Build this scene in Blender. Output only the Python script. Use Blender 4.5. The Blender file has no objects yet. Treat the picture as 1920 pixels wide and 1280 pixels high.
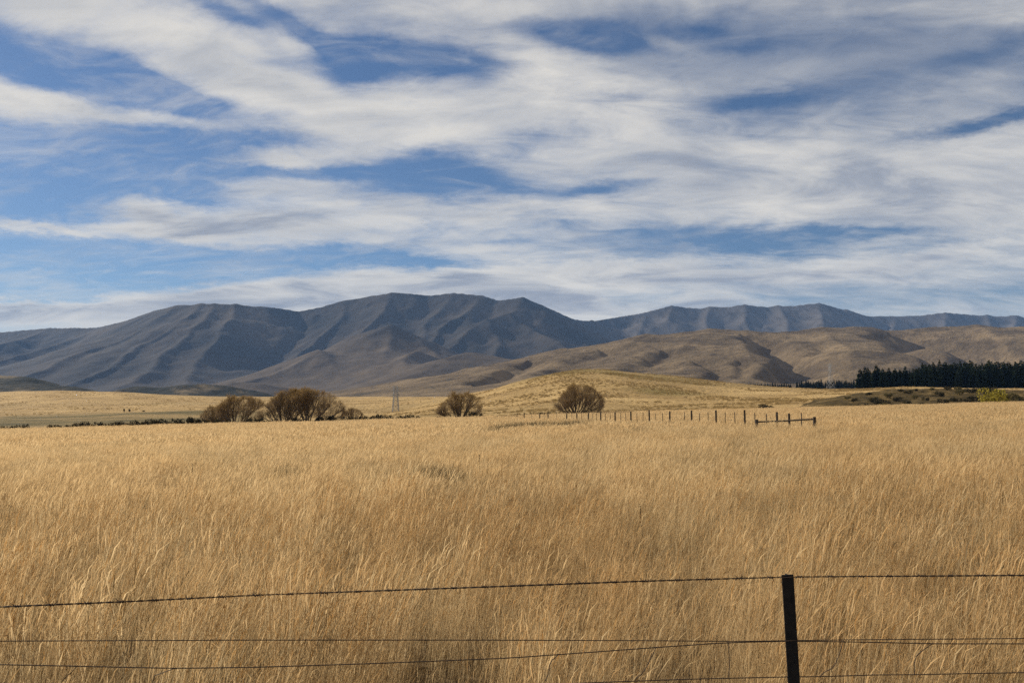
import bpy, math, random
import numpy as np
from mathutils import Vector, Matrix

random.seed(7)
rng = np.random.default_rng(11)
R = math.radians
scene = bpy.context.scene
col = scene.collection

# ------------------------------------------------------------------ camera
F, CX, CY, HOR = 1500.0, 960.0, 640.0, 745.0
EYE = 2.1
PITCH = math.atan((HOR - CY) / F)
cam = bpy.data.cameras.new('camera')
cam.sensor_width = 36.0
cam.lens = 36.0 * F / 1920.0
cam.clip_start, cam.clip_end = 0.1, 60000
cam_o = bpy.data.objects.new('camera', cam)
cam_o.location = (0, 0, EYE)
cam_o.rotation_euler = (math.pi / 2 + PITCH, 0, 0)
col.objects.link(cam_o)
scene.camera = cam_o

def ray(u, v):
    a, b = (u - CX) / F, (CY - v) / F
    c, s = math.cos(PITCH), math.sin(PITCH)
    return (a, c - b * s, s + b * c)

def at(u, v, Y):
    d = ray(u, v)
    k = Y / d[1]
    return Vector((d[0] * k, Y, EYE + d[2] * k))

# ------------------------------------------------------------------ node helpers
class NT:
    def __init__(s, tree):
        s.t = tree
        s.n = tree.nodes
        s.l = tree.links
    def node(s, kind, **kw):
        nd = s.n.new(kind)
        ins = kw.pop('ins', {})
        for k, v in kw.items():
            setattr(nd, k, v)
        for k, v in ins.items():
            s.put(nd, k, v)
        return nd
    def put(s, nd, k, v):
        sock = nd.inputs[k]
        if isinstance(v, bpy.types.NodeSocket):
            s.l.new(v, sock)
        else:
            sock.default_value = v
    def math(s, op, a, b=0.0, c=None, clamp=False):
        nd = s.n.new('ShaderNodeMath'); nd.operation = op; nd.use_clamp = clamp
        s.put(nd, 0, a); s.put(nd, 1, b)
        if c is not None: s.put(nd, 2, c)
        return nd.outputs[0]
    def vmath(s, op, a, b=(0, 0, 0)):
        nd = s.n.new('ShaderNodeVectorMath'); nd.operation = op
        s.put(nd, 0, a)
        if op == 'SCALE': s.put(nd, 3, b)
        elif op not in ('NORMALIZE', 'LENGTH'): s.put(nd, 1, b)
        return nd.outputs['Value'] if op in ('DOT_PRODUCT', 'LENGTH') else nd.outputs[0]
    def noise(s, vec, scale, detail=4.0, rough=0.55, dist=0.0):
        nd = s.n.new('ShaderNodeTexNoise')
        s.put(nd, 'Vector', vec); s.put(nd, 'Scale', scale); s.put(nd, 'Detail', detail)
        s.put(nd, 'Roughness', rough); s.put(nd, 'Distortion', dist)
        return nd.outputs['Fac']
    def ramp(s, fac, stops, interp='LINEAR'):
        nd = s.n.new('ShaderNodeValToRGB'); cr = nd.color_ramp; cr.interpolation = interp
        while len(cr.elements) < len(stops): cr.elements.new(0.5)
        for e, (p, c) in zip(cr.elements, stops):
            e.position = p
            e.color = (c[0], c[1], c[2], 1) if isinstance(c, tuple) else (c, c, c, 1)
        s.put(nd, 0, fac)
        return nd.outputs[0]
    def sstep(s, x, lo, hi):
        nd = s.n.new('ShaderNodeMapRange'); nd.interpolation_type = 'SMOOTHSTEP'
        s.put(nd, 0, x); s.put(nd, 1, lo); s.put(nd, 2, hi); s.put(nd, 3, 0.0); s.put(nd, 4, 1.0)
        return nd.outputs[0]
    def mix(s, fac, a, b, blend='MIX'):
        nd = s.n.new('ShaderNodeMix'); nd.data_type = 'RGBA'; nd.blend_type = blend
        s.put(nd, 0, fac)
        for i, v in ((6, a), (7, b)):
            if isinstance(v, tuple) and len(v) == 3: v = (*v, 1)
            s.put(nd, i, v)
        return nd.outputs[2]

# ------------------------------------------------------------------ world: sky with clouds
SUN_AZ, SUN_EL = -55.0, 27.0      # degrees left of the view direction (+Y), elevation
w = bpy.data.worlds.new('World'); scene.world = w; w.use_nodes = True
wt = NT(w.node_tree); wt.n.clear()
wout = wt.node('ShaderNodeOutputWorld')
bg = wt.node('ShaderNodeBackground'); bg.inputs['Strength'].default_value = 0.083
wt.l.new(bg.outputs[0], wout.inputs[0])
sky = wt.node('ShaderNodeTexSky', sky_type='NISHITA', sun_disc=False)
sky.sun_elevation = R(SUN_EL); sky.sun_rotation = R(SUN_AZ)
sky.altitude = 500; sky.air_density = 1.0; sky.dust_density = 0.15; sky.ozone_density = 1.6

def build_clouds():
    tc = wt.node('ShaderNodeTexCoord')
    d = wt.vmath('NORMALIZE', tc.outputs['Generated'])
    sp = wt.node('ShaderNodeSeparateXYZ', ins={0: d})
    X, Y, Z = sp.outputs
    az = wt.math('ARCTAN2', X, Y)
    el = wt.math('ARCSINE', Z)
    ae = wt.node('ShaderNodeCombineXYZ', ins={0: az, 1: el, 2: 0.0}).outputs[0]
    # cloud-sheet coordinates: perspective of a flat layer overhead
    zz = wt.math("ADD", wt.math("ABSOLUTE", Z), 0.20)
    cp = wt.node('ShaderNodeCombineXYZ', ins={0: wt.math('DIVIDE', X, zz), 1: wt.math('DIVIDE', Y, zz), 2: 0.3}).outputs[0]
    # warp of the big shapes
    nz = wt.node('ShaderNodeTexNoise', ins={'Vector': cp, 'Scale': 2.4, 'Detail': 6.0, 'Roughness': 0.68})
    wv = wt.vmath('MULTIPLY', wt.vmath('SUBTRACT', nz.outputs['Color'], (0.5, 0.5, 0.5)), (0.12, 0.05, 0))
    aw = wt.vmath('ADD', ae, wv)
    aws = wt.node('ShaderNodeSeparateXYZ', ins={0: aw}).outputs
    def blob(u, v, rx, ry, ang, amp, acc):
        r = ray(u, v)
        n = math.sqrt(sum(q * q for q in r))
        a0, e0 = math.atan2(r[0], r[1]), math.asin(r[2] / n)
        sx = rx / F * math.cos(a0) ** 1.6; sy = ry / F * math.cos(a0)
        # the running sum rides along in z (scaled to nothing) so that the blobs are evaluated one after another
        p = wt.node('ShaderNodeCombineXYZ', ins={0: aws[0], 1: aws[1], 2: acc}).outputs[0]
        m = wt.node('ShaderNodeMapping', vector_type='TEXTURE')
        m.inputs['Location'].default_value = (a0, e0, 0)
        m.inputs['Rotation'].default_value = (0, 0, -R(ang))
        m.inputs['Scale'].default_value = (sx, sy, 1e6)
        wt.l.new(p, m.inputs['Vector'])
        dd = wt.vmath('DOT_PRODUCT', m.outputs[0], m.outputs[0])
        return wt.math('MULTIPLY_ADD', wt.math('POWER', 0.45, dd), amp, acc)
    def total(lst, start):
        acc = start
        for b in lst: acc = blob(*b, acc)
        return acc
    # (u, v, rx, ry, tilt clockwise in degrees, amount): gaps in the sheet
    COVER = [
        (150, 140, 190, 42, 5, -1.45), (330, 178, 120, 26, 14, -1.0), (40, 130, 110, 26, 0, -0.5),
        (440, 20, 70, 13, 12, -0.7), (560, 52, 150, 15, 24, -0.75), (665, 118, 62, 42, 10, -1.15), (735, 105, 70, 26, 0, -0.6),
        (865, 110, 100, 36, 10, -0.85), (1130, 84, 125, 28, 0, -1.25), (1010, 60, 120, 16, 3, -0.6), (1310, 60, 40, 12, 0, -0.5),
        (1370, 95, 60, 10, 0, -0.4),
        (370, 268, 180, 20, -3, -1.0), (140, 300, 230, 44, 3, -1.4), (60, 350, 170, 50, 0, -1.1), (330, 300, 120, 26, 0, -0.7), (300, 335, 130, 24, 8, -0.8),
        (440, 255, 90, 14, -5, -0.6), (70, 395, 130, 26, 0, -0.9), (360, 362, 40, 20, 20, -0.5),
        (820, 325, 120, 34, 4, -1.05), (560, 320, 140, 9, -2, -0.9), (770, 355, 80, 16, 0, -0.5), (980, 352, 60, 12, 0, -0.4),
        (150, 505, 300, 36, -4, -1.35), (480, 480, 230, 18, 0, -1.05), (740, 486, 150, 11, 4, -0.95), (60, 540, 170, 20, 3, -0.8),
        (330, 530, 70, 12, -12, -0.3), (-150, 500, 250, 60, 0, -1.0),
        (1440, 180, 95, 15, 2, -0.85), (1840, 228, 130, 12, -7, -0.95), (1125, 350, 75, 13, -6, -0.85), (1010, 262, 70, 18, 0, -0.45),
        (1380, 465, 220, 26, 0, -1.0), (1610, 440, 110, 11, 3, -0.8), (1260, 440, 120, 12, 0, -0.4), (1700, 470, 150, 10, 0, -0.3),
        (1890, 85, 120, 20, -6, -0.45), (1150, 185, 60, 10, 0, -0.4), (1030, 420, 90, 16, 0, -0.5), (960, 450, 70, 8, 0, -0.3),
        (1640, 555, 300, 22, 0, -0.42), (1250, 555, 120, 14, 0, -0.15),
        # denser cloud
        (230, 60, 260, 50, 10, 0.5), (480, 140, 170, 40, 25, 0.45), (760, 200, 230, 60, 10, 0.45), (250, 214, 260, 15, 0, 0.75),
        (20, 205, 120, 32, 10, 0.55), (480, 280, 75, 17, 4, 0.95), (700, 280, 160, 20, -8, 0.5), (260, 385, 80, 24, 25, 0.75),
        (430, 410, 260, 32, -4, 0.7), (60, 430, 120, 7, 3, 1.0), (210, 428, 120, 9, 0, 0.6), (80, 348, 40, 5, 5, 0.9),
        (125, 355, 22, 9, 20, 0.8), (100, 398, 22, 7, -25, 0.7), (240, 477, 60, 5, -8, 0.55), (1030, 120, 90, 35, 5, 0.6),
        (990, 170, 90, 36, 0, 0.5), (400, 335, 60, 10, 10, 0.5), (1500, 120, 240, 16, 4, 0.35), (1240, 85, 45, 12, 25, 0.7), (1750, 300, 250, 60, -5, 0.4),
        (700, 535, 420, 24, -4, 0.8), (120, 590, 330, 20, 2, 1.1), (330, 570, 300, 20, -4, 0.8), (1000, 535, 420, 30, -3, 0.6), (620, 590, 700, 40, 0, 0.6), (1150, 500, 220, 18, -4, 0.4), (1650, 505, 260, 14, -4, 0.7),
        (900, 60, 200, 40, 5, 0.25), (1300, 380, 400, 40, 0, 0.35),
    ]
    COVER = [(*c[:5], c[5] * (1.35 if c[5] < 0 else 1.0)) for c in COVER]
    big = total(COVER, 0.36)
    # fine streaks and tufts
    cps = wt.node('ShaderNodeMapping', ins={'Vector': cp, 'Rotation': (0, 0, R(25)), 'Scale': (0.7, 1.35, 1)}).outputs[0]
    n1 = wt.noise(cps, 2.3, 6.0, 0.58, 0.6)
    n2 = wt.noise(cps, 8.0, 5.0, 0.60, 1.2)
    n3 = wt.noise(cp, 0.5, 2.0, 0.5)
    det = wt.math('ADD', wt.math('MULTIPLY', wt.math('SUBTRACT', n1, 0.5), 2.9), wt.math('MULTIPLY', wt.math('SUBTRACT', n2, 0.5), 1.2))
    det = wt.math('ADD', det, wt.math('MULTIPLY', wt.math('SUBTRACT', n3, 0.5), 0.5))
    cov = wt.math('ADD', big, det)
    alpha = wt.math('MULTIPLY', wt.sstep(cov, -0.85, 1.15), 0.96)
    veil = wt.math('MULTIPLY', wt.sstep(wt.math('ADD', n1, wt.math('MULTIPLY', n2, 0.6)), 0.70, 1.05), 0.42)
    alpha = wt.math('MAXIMUM', alpha, veil)
    # greyer where the sheet is thick
    GREY = [(1700, 60, 420, 90, 0, 0.55), (1250, 30, 300, 30, 0, 0.3), (1400, 300, 330, 60, 0, 0.28), (1820, 400, 260, 40, 0, 0.28), (640, 170, 200, 40, 5, 0.12),
            (260, 90, 240, 26, 8, 0.10), (1450, 545, 380, 30, 0, 0.25), (700, 440, 200, 14, 0, 0.10)]
    thick = total(GREY, wt.math('MULTIPLY_ADD', big, 1e-6, 0.08))
    thick = wt.math('ADD', thick, wt.math('MULTIPLY', wt.math('SUBTRACT', wt.noise(cps, 3.0, 5.0, 0.56, 0.6), 0.5), 2.3))
    thick = wt.math('ADD', thick, wt.math('MULTIPLY', wt.sstep(cov, 0.5, 1.6), 0.26))
    cc = wt.ramp(thick, [(0.0, (0.75, 0.715, 0.655)), (0.3, (0.59, 0.58, 0.565)), (0.6, (0.37, 0.39, 0.435)), (1.0, (0.23, 0.26, 0.33))])
    cc = wt.vmath('SCALE', cc, 10.0)
    return alpha, cc
alpha, cloud_col = build_clouds()
skyc = wt.mix(1.0, sky.outputs[0], (0.47, 0.55, 0.665), 'MULTIPLY')
wt.l.new(wt.mix(alpha, skyc, cloud_col), bg.inputs['Color'])
w.cycles.sampling_method = 'MANUAL'; w.cycles.sample_map_resolution = 512

# ------------------------------------------------------------------ sun, exposure
sl = bpy.data.lights.new('sun', 'SUN'); sl.energy = 5.0; sl.angle = R(0.55); sl.color = (1.0, 0.93, 0.82)
so = bpy.data.objects.new('sun', sl); col.objects.link(so)
SUN = Vector((math.sin(R(SUN_AZ)) * math.cos(R(SUN_EL)), math.cos(R(SUN_AZ)) * math.cos(R(SUN_EL)), math.sin(R(SUN_EL))))
so.rotation_euler = SUN.to_track_quat('Z', 'Y').to_euler()
so.location = SUN * 200
vs = scene.view_settings
vs.view_transform = 'Standard'; vs.look = 'None'; vs.exposure = 0.3; vs.gamma = 1.0; vs.use_curve_mapping = False
scene.cycles.use_denoising = False
scene.cycles.use_adaptive_sampling = True; scene.cycles.adaptive_threshold = 0.008; scene.cycles.adaptive_min_samples = 24
scene.cycles.max_bounces = 5; scene.cycles.diffuse_bounces = 3; scene.cycles.transmission_bounces = 2
scene.cycles.volume_bounces = 0
scene.cycles.transparent_max_bounces = 8

# ------------------------------------------------------------------ noise in numpy
_perm = {}
def _tab(seed):
    if seed not in _perm:
        g = np.random.default_rng(seed)
        p = g.permutation(512).astype(np.int32)
        a = g.random(512) * 2 * np.pi
        _perm[seed] = (p, np.cos(a).astype(np.float32), np.sin(a).astype(np.float32))
    return _perm[seed]
def perlin(x, y, seed=0):
    p, gx, gy = _tab(seed)
    xi = np.floor(x).astype(np.int64); yi = np.floor(y).astype(np.int64)
    xf = (x - xi).astype(np.float32); yf = (y - yi).astype(np.float32)
    def g(ix, iy, fx, fy):
        h = p[(p[ix & 511] + iy) & 511]
        return gx[h] * fx + gy[h] * fy
    u = xf * xf * xf * (xf * (xf * 6 - 15) + 10); v = yf * yf * yf * (yf * (yf * 6 - 15) + 10)
    a = g(xi, yi, xf, yf); b = g(xi + 1, yi, xf - 1, yf)
    c = g(xi, yi + 1, xf, yf - 1); d = g(xi + 1, yi + 1, xf - 1, yf - 1)
    return (a + (b - a) * u) + ((c + (d - c) * u) - (a + (b - a) * u)) * v
def fbm(x, y, scale, octv=4, seed=0, gain=0.5):
    s = 0.0; a = 1.0; f = 1.0 / scale
    for i in range(octv):
        s = s + a * perlin(x * f + 17.3 * i, y * f - 9.1 * i, seed + i)
        a *= gain; f *= 2.03
    return s
def ridged(x, y, scale, octv=4, seed=0, gain=0.5):
    s = 0.0; a = 1.0; f = 1.0 / scale
    for i in range(octv):
        s = s + a * (1 - 2 * np.abs(perlin(x * f + 7.7 * i, y * f + 3.1 * i, seed + i)))
        a *= gain; f *= 2.03
    return s
def smooth(x, lo, hi):
    t = np.clip((x - lo) / (hi - lo), 0, 1)
    return t * t * (3 - 2 * t)

# ------------------------------------------------------------------ mesh helpers
def link(name, me, parent=None, mat=None):
    o = bpy.data.objects.new(name, me)
    col.objects.link(o)
    if parent is not None: o.parent = parent
    if mat is not None and me is not None and not me.materials: me.materials.append(mat)
    return o
def empty(name, loc, rz=0.0):
    o = bpy.data.objects.new(name, None); o.location = loc; o.rotation_euler = (0, 0, rz)
    o.empty_display_size = 0.3
    col.objects.link(o)
    return o
def tag(o, label=None, cat=None, group=None, kind=None):
    if label: o['label'] = label
    if cat: o['category'] = cat
    if group: o['group'] = group
    if kind: o['kind'] = kind
    return o
def mesh_np(name, V, Fc, smooth_shade=False, mat=None):
    """V (n,3), Fc (m,k) arrays, k = 3 or 4"""
    V = np.asarray(V, dtype=np.float32); Fc = np.asarray(Fc, dtype=np.int32)
    me = bpy.data.meshes.new(name)
    n, m, k = len(V), len(Fc), Fc.shape[1]
    me.vertices.add(n); me.vertices.foreach_set('co', V.ravel())
    me.loops.add(m * k); me.loops.foreach_set('vertex_index', Fc.ravel())
    me.polygons.add(m); me.polygons.foreach_set('loop_start', np.arange(0, m * k, k, dtype=np.int32))
    if smooth_shade: me.polygons.foreach_set('use_smooth', np.ones(m, dtype=bool))
    me.update(calc_edges=True)
    if mat: me.materials.append(mat)
    return me
def attr(me, name, data, domain='POINT', kind='FLOAT'):
    a = me.attributes.new(name, kind, domain)
    a.data.foreach_set('value' if kind != 'FLOAT_VECTOR' else 'vector', np.asarray(data, dtype=np.float32 if kind != 'INT' else np.int32).ravel())
def grid_mesh(name, X, Y, Z, mat):
    r, c = X.shape
    V = np.stack([X, Y, Z], -1).reshape(-1, 3)
    i = np.arange(r * c).reshape(r, c)
    Fc = np.stack([i[:-1, :-1], i[:-1, 1:], i[1:, 1:], i[1:, :-1]], -1).reshape(-1, 4)
    return mesh_np(name, V, Fc, True, mat)

class MB:
    """collects faces of one part"""
    def __init__(s): s.v = []; s.f = []
    def quad(s, a, b, c, d):
        n = len(s.v); s.v += [a, b, c, d]; s.f.append((n, n + 1, n + 2, n + 3))
    def tube(s, pts, rad, sides=5, cap=True):
        pts = [Vector(p) for p in pts]
        if not isinstance(rad, (list, tuple)): rad = [rad] * len(pts)
        base = len(s.v); prev = None
        for i, p in enumerate(pts):
            t = (pts[min(i + 1, len(pts) - 1)] - pts[max(i - 1, 0)])
            if t.length < 1e-9: t = Vector((0, 0, 1))
            t.normalize()
            if prev is None:
                prev = t.orthogonal().normalized()
            else:
                prev = prev - t * prev.dot(t)
                prev = prev.normalized() if prev.length > 1e-6 else t.orthogonal().normalized()
            q = t.cross(prev)
            for k in range(sides):
                a = 2 * math.pi * k / sides
                s.v.append(p + (prev * math.cos(a) + q * math.sin(a)) * rad[i])
        for i in range(len(pts) - 1):
            for k in range(sides):
                a = base + i * sides + k; b = base + i * sides + (k + 1) % sides
                s.f.append((a, b, b + sides, a + sides))
        if cap:
            s.f.append(tuple(base + k for k in reversed(range(sides))))
            e = base + (len(pts) - 1) * sides
            s.f.append(tuple(e + k for k in range(sides)))
    def bar(s, a, b, w, h=None):
        h = h or w
        a, b = Vector(a), Vector(b)
        t = (b - a).normalized(); u = t.cross(Vector((0, 0, 1)))
        u = u.normalized() if u.length > 1e-4 else Vector((1, 0, 0))
        v = t.cross(u)
        n = len(s.v)
        for p in (a, b):
            for (i, j) in ((-1, -1), (1, -1), (1, 1), (-1, 1)):
                s.v.append(p + u * i * w / 2 + v * j * h / 2)
        for k in range(4):
            s.f.append((n + k, n + (k + 1) % 4, n + 4 + (k + 1) % 4, n + 4 + k))
        s.f += [(n + 3, n + 2, n + 1, n), (n + 4, n + 5, n + 6, n + 7)]
    def mesh(s, name, mat, smooth_shade=False):
        me = bpy.data.meshes.new(name)
        me.from_pydata([tuple(p) for p in s.v], [], s.f)
        if smooth_shade: me.polygons.foreach_set('use_smooth', np.ones(len(me.polygons), dtype=bool))
        me.update()
        if mat: me.materials.append(mat)
        return me

# ------------------------------------------------------------------ materials
def new_mat(name):
    m = bpy.data.materials.new(name); m.use_nodes = True
    t = NT(m.node_tree); t.n.clear()
    out = t.node('ShaderNodeOutputMaterial')
    return m, t, out
def finish(t, out, colr, rough=0.95, spec=0.1, bump=None, bstr=0.5, bdist=1.0):
    b = t.node('ShaderNodeBsdfPrincipled')
    t.put(b, 'Base Color', colr if not isinstance(colr, tuple) else (*colr, 1)); t.put(b, 'Roughness', rough); t.put(b, 'Specular IOR Level', spec)
    if bump is not None:
        bn = t.node('ShaderNodeBump', ins={'Height': bump, 'Strength': bstr, 'Distance': bdist})
        t.l.new(bn.outputs[0], b.inputs['Normal'])
    t.l.new(b.outputs[0], out.inputs[0])
def pos(t): return t.node('ShaderNodeNewGeometry').outputs['Position']
def A(t, name): return t.node('ShaderNodeAttribute', attribute_name=name).outputs['Fac']

def mat_ground():
    m, t, out = new_mat('pasture')
    p = pos(t)
    ps = t.node('ShaderNodeMapping', ins={'Vector': p, 'Scale': (0.55, 1.0, 1)}).outputs[0]
    n = t.noise(ps, 0.035, 6, 0.66, 0.4); n2 = t.noise(p, 0.22, 6, 0.65); n3 = t.noise(ps, 0.006, 4, 0.55)
    c = t.ramp(n, [(0.30, (0.26, 0.165, 0.066)), (0.5, (0.43, 0.285, 0.118)), (0.68, (0.56, 0.385, 0.17))])
    c = t.mix(t.math('MULTIPLY', t.sstep(n2, 0.5, 0.68), 0.7), c, (0.21, 0.14, 0.065))
    c = t.mix(t.math('MULTIPLY', t.sstep(n3, 0.48, 0.62), 0.6), c, (0.28, 0.195, 0.085))
    ol = t.ramp(t.noise(ps, 0.035, 5, 0.6), [(0.32, (0.085, 0.070, 0.029)), (0.47, (0.15, 0.115, 0.047)), (0.60, (0.30, 0.205, 0.088))])
    c = t.mix(A(t, 'olive'), c, ol)
    gr = t.ramp(t.noise(p, 0.06, 5, 0.6), [(0.3, (0.11, 0.090, 0.030)), (0.65, (0.24, 0.18, 0.062))])
    c = t.mix(A(t, 'green'), c, gr)
    soil = t.ramp(t.noise(p, 6.0, 4, 0.6), [(0.3, (0.07, 0.05, 0.028)), (0.7, (0.16, 0.11, 0.06))])
    c = t.mix(A(t, 'field'), c, soil)
    h = t.math('ADD', t.noise(p, 0.5, 6, 0.65), t.noise(p, 0.06, 4, 0.6))
    finish(t, out, c, 0.95, 0.05, h, 0.8, 2.0)
    return m

def mat_mountain():
    m, t, out = new_mat('mountain_tussock')
    p = pos(t)
    n = t.noise(p, 0.0016, 7, 0.6, 0.3); n2 = t.noise(p, 0.012, 6, 0.65)
    c = t.ramp(n, [(0.3, (0.035, 0.031, 0.026)), (0.5, (0.058, 0.048, 0.038)), (0.7, (0.088, 0.069, 0.050))])
    c = t.mix(t.math('MULTIPLY', t.sstep(n2, 0.5, 0.7), 0.5), c, (0.042, 0.038, 0.032))
    c = t.mix(t.math('MULTIPLY', A(t, 'foot'), 0.85), c, t.ramp(n2, [(0.35, (0.075, 0.057, 0.040)), (0.65, (0.135, 0.100, 0.064))]))
    scree = t.sstep(t.math('ADD', t.noise(t.node('ShaderNodeMapping', ins={'Vector': p, 'Scale': (1, 0.25, 0.25)}).outputs[0], 0.012, 5, 0.65), t.math('MULTIPLY', A(t, 'scree'), 0.3)), 0.66, 0.82)
    c = t.mix(t.math('MULTIPLY', scree, 0.7), c, (0.115, 0.10, 0.088))
    h = t.math('ADD', t.noise(p, 0.011, 8, 0.62), t.math('MULTIPLY', t.noise(p, 0.045, 5, 0.6), 0.3))
    finish(t, out, c, 0.95, 0.03, h, 0.22, 40.0)
    return m

def mat_plateau():
    m, t, out = new_mat('hill_tussock')
    p = pos(t)
    n = t.noise(p, 0.006, 7, 0.62, 0.5); n2 = t.noise(p, 0.03, 6, 0.68)
    c = t.ramp(n, [(0.30, (0.075, 0.055, 0.036)), (0.47, (0.145, 0.105, 0.062)), (0.66, (0.24, 0.172, 0.098))])
    c = t.mix(t.math('MULTIPLY', t.sstep(n2, 0.5, 0.66), 0.6), c, (0.085, 0.06, 0.038))
    c = t.mix(t.math('MULTIPLY', t.sstep(t.noise(p, 0.011, 6, 0.7), 0.57, 0.66), A(t, 'scrub')), c, (0.05, 0.046, 0.034))
    h = t.math('ADD', t.noise(p, 0.035, 7, 0.62), t.math('MULTIPLY', t.noise(p, 0.15, 5, 0.6), 0.3))
    finish(t, out, c, 0.95, 0.04, h, 0.8, 14.0)
    return m

def mat_scrubhill():
    m, t, out = new_mat('scrub_cover')
    p = pos(t)
    n = t.noise(p, 0.012, 6, 0.65, 0.4)
    c = t.ramp(n, [(0.35, (0.022, 0.026, 0.022)), (0.52, (0.045, 0.043, 0.034)), (0.60, (0.12, 0.095, 0.06)), (0.72, (0.22, 0.165, 0.10))])
    finish(t, out, c, 0.95, 0.03, t.noise(p, 0.06, 7, 0.65), 0.7, 9.0)
    return m

def mat_mound():
    m, t, out = new_mat('mound_scrub')
    p = pos(t)
    n = t.noise(p, 0.16, 6, 0.66, 0.4)
    c = t.ramp(n, [(0.36, (0.028, 0.022, 0.011)), (0.47, (0.070, 0.050, 0.022)), (0.58, (0.125, 0.085, 0.035)), (0.70, (0.25, 0.17, 0.072))])
    finish(t, out, c, 0.95, 0.03, t.noise(p, 0.5, 6, 0.65), 0.8, 1.2)
    return m

def mat_leafy(name, stops, scale, trans=0.3, v=True):
    m, t, out = new_mat(name)
    p = pos(t)
    f = t.noise(p, scale, 3, 0.6)
    if v:
        f = t.math('ADD', t.math('MULTIPLY', f, 0.55), t.math('MULTIPLY', A(t, 'var'), 0.45))
    c = t.ramp(f, stops)
    d = t.node('ShaderNodeBsdfDiffuse', ins={'Color': c}); tr = t.node('ShaderNodeBsdfTranslucent', ins={'Color': c})
    mx = t.node('ShaderNodeMixShader', ins={0: trans, 1: d.outputs[0], 2: tr.outputs[0]})
    t.l.new(mx.outputs[0], out.inputs[0])
    return m

def mat_grass():
    m, t, out = new_mat('dry_grass')
    p = pos(t)
    flat = t.vmath('MULTIPLY', p, (1, 1, 0))
    big = t.noise(flat, 0.16, 4, 0.6, 0.3); mid = t.noise(flat, 0.9, 3, 0.6)
    v = A(t, 'var'); hd = A(t, 'head')
    f = t.math('ADD', t.math('MULTIPLY', v, 0.6), t.math('MULTIPLY', mid, 0.4))
    straw = t.ramp(f, [(0.20, (0.27, 0.195, 0.10)), (0.42, (0.565, 0.415, 0.218)), (0.75, (0.80, 0.63, 0.37))])
    tan = t.ramp(f, [(0.20, (0.29, 0.19, 0.088)), (0.42, (0.585, 0.395, 0.187)), (0.75, (0.79, 0.575, 0.30))])
    c = t.mix(t.sstep(t.math('ADD', big, t.math('MULTIPLY', t.math('SUBTRACT', mid, 0.5), 0.3)), 0.42, 0.60), straw, tan)
    c = t.mix(t.math('MULTIPLY', hd, 0.65), c, t.mix(v, (0.64, 0.43, 0.20), (0.84, 0.60, 0.31)))
    orr = t.node('ShaderNodeObjectInfo').outputs['Random']
    c = t.mix(1.0, c, t.ramp(orr, [(0.0, (0.50, 0.50, 0.49)), (0.18, (0.90, 0.90, 0.89)), (1.0, (1.0, 1.0, 1.0))]), 'MULTIPLY')
    dk = t.noise(t.vmath('ADD', t.vmath('MULTIPLY', flat, (0.45, 1, 1)), (41.0, 17.0, 0.0)), 0.5, 5, 0.68)
    c = t.mix(t.math('MULTIPLY', t.sstep(dk, 0.53, 0.68), 0.5), c, (0.27, 0.195, 0.108))
    d = t.node('ShaderNodeBsdfDiffuse', ins={'Color': c}); tr = t.node('ShaderNodeBsdfTranslucent', ins={'Color': c})
    mx = t.node('ShaderNodeMixShader', ins={0: 0.52, 1: d.outputs[0], 2: tr.outputs[0]})
    t.l.new(mx.outputs[0], out.inputs[0])
    return m

def mat_simple(name, c1, c2, scale, rough=0.8, spec=0.3, metal=0.0):
    m, t, out = new_mat(name)
    oc = t.node('ShaderNodeTexCoord').outputs['Object']
    c = t.ramp(t.noise(oc, scale, 5, 0.6), [(0.3, c1), (0.7, c2)])
    finish(t, out, c, rough, spec, t.noise(oc, scale * 2, 4, 0.6), 0.3, 0.01)
    return m

M_GROUND = mat_ground(); M_MTN = mat_mountain(); M_PLAT = mat_plateau(); M_SCRUB = mat_scrubhill(); M_MOUND = mat_mound()
M_GRASS = mat_grass()
M_BARK = mat_simple('willow_bark', (0.085, 0.062, 0.042), (0.17, 0.13, 0.09), 2.0, 0.9, 0.1)
M_TWIG = mat_leafy('willow_twigs', [(0.2, (0.16, 0.115, 0.066)), (0.8, (0.38, 0.27, 0.15))], 0.6, 0.25)
M_RUST = mat_leafy('rusty_leaves', [(0.2, (0.16, 0.10, 0.035)), (0.55, (0.27, 0.17, 0.06)), (0.85, (0.38, 0.25, 0.095))], 0.5, 0.4)
M_PINE = mat_leafy('pine_needles', [(0.2, (0.014, 0.022, 0.012)), (0.6, (0.032, 0.046, 0.024)), (0.9, (0.062, 0.078, 0.038))], 0.4, 0.12)
M_PBARK = mat_simple('pine_bark', (0.05, 0.038, 0.028), (0.10, 0.08, 0.06), 3.0, 0.95, 0.05)
M_GORSE = mat_leafy('gorse_leaves', [(0.2, (0.022, 0.022, 0.013)), (0.6, (0.048, 0.042, 0.024)), (0.9, (0.095, 0.075, 0.04))], 0.8, 0.15)
M_OLIVE = mat_leafy('olive_leaves', [(0.2, (0.07, 0.06, 0.025)), (0.6, (0.13, 0.105, 0.045)), (0.9, (0.20, 0.16, 0.07))], 0.8, 0.3)
M_YELLOW = mat_leafy('yellow_leaves', [(0.2, (0.17, 0.145, 0.022)), (0.6, (0.31, 0.255, 0.042)), (0.9, (0.44, 0.36, 0.075))], 0.5, 0.4)
M_RANK = mat_leafy('rank_grass', [(0.2, (0.048, 0.042, 0.024)), (0.6, (0.095, 0.078, 0.043)), (0.9, (0.20, 0.15, 0.08))], 0.8, 0.3)
M_DOCK = mat_leafy('dock_seeds', [(0.2, (0.045, 0.028, 0.016)), (0.8, (0.12, 0.075, 0.04))], 8.0, 0.1)
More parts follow.
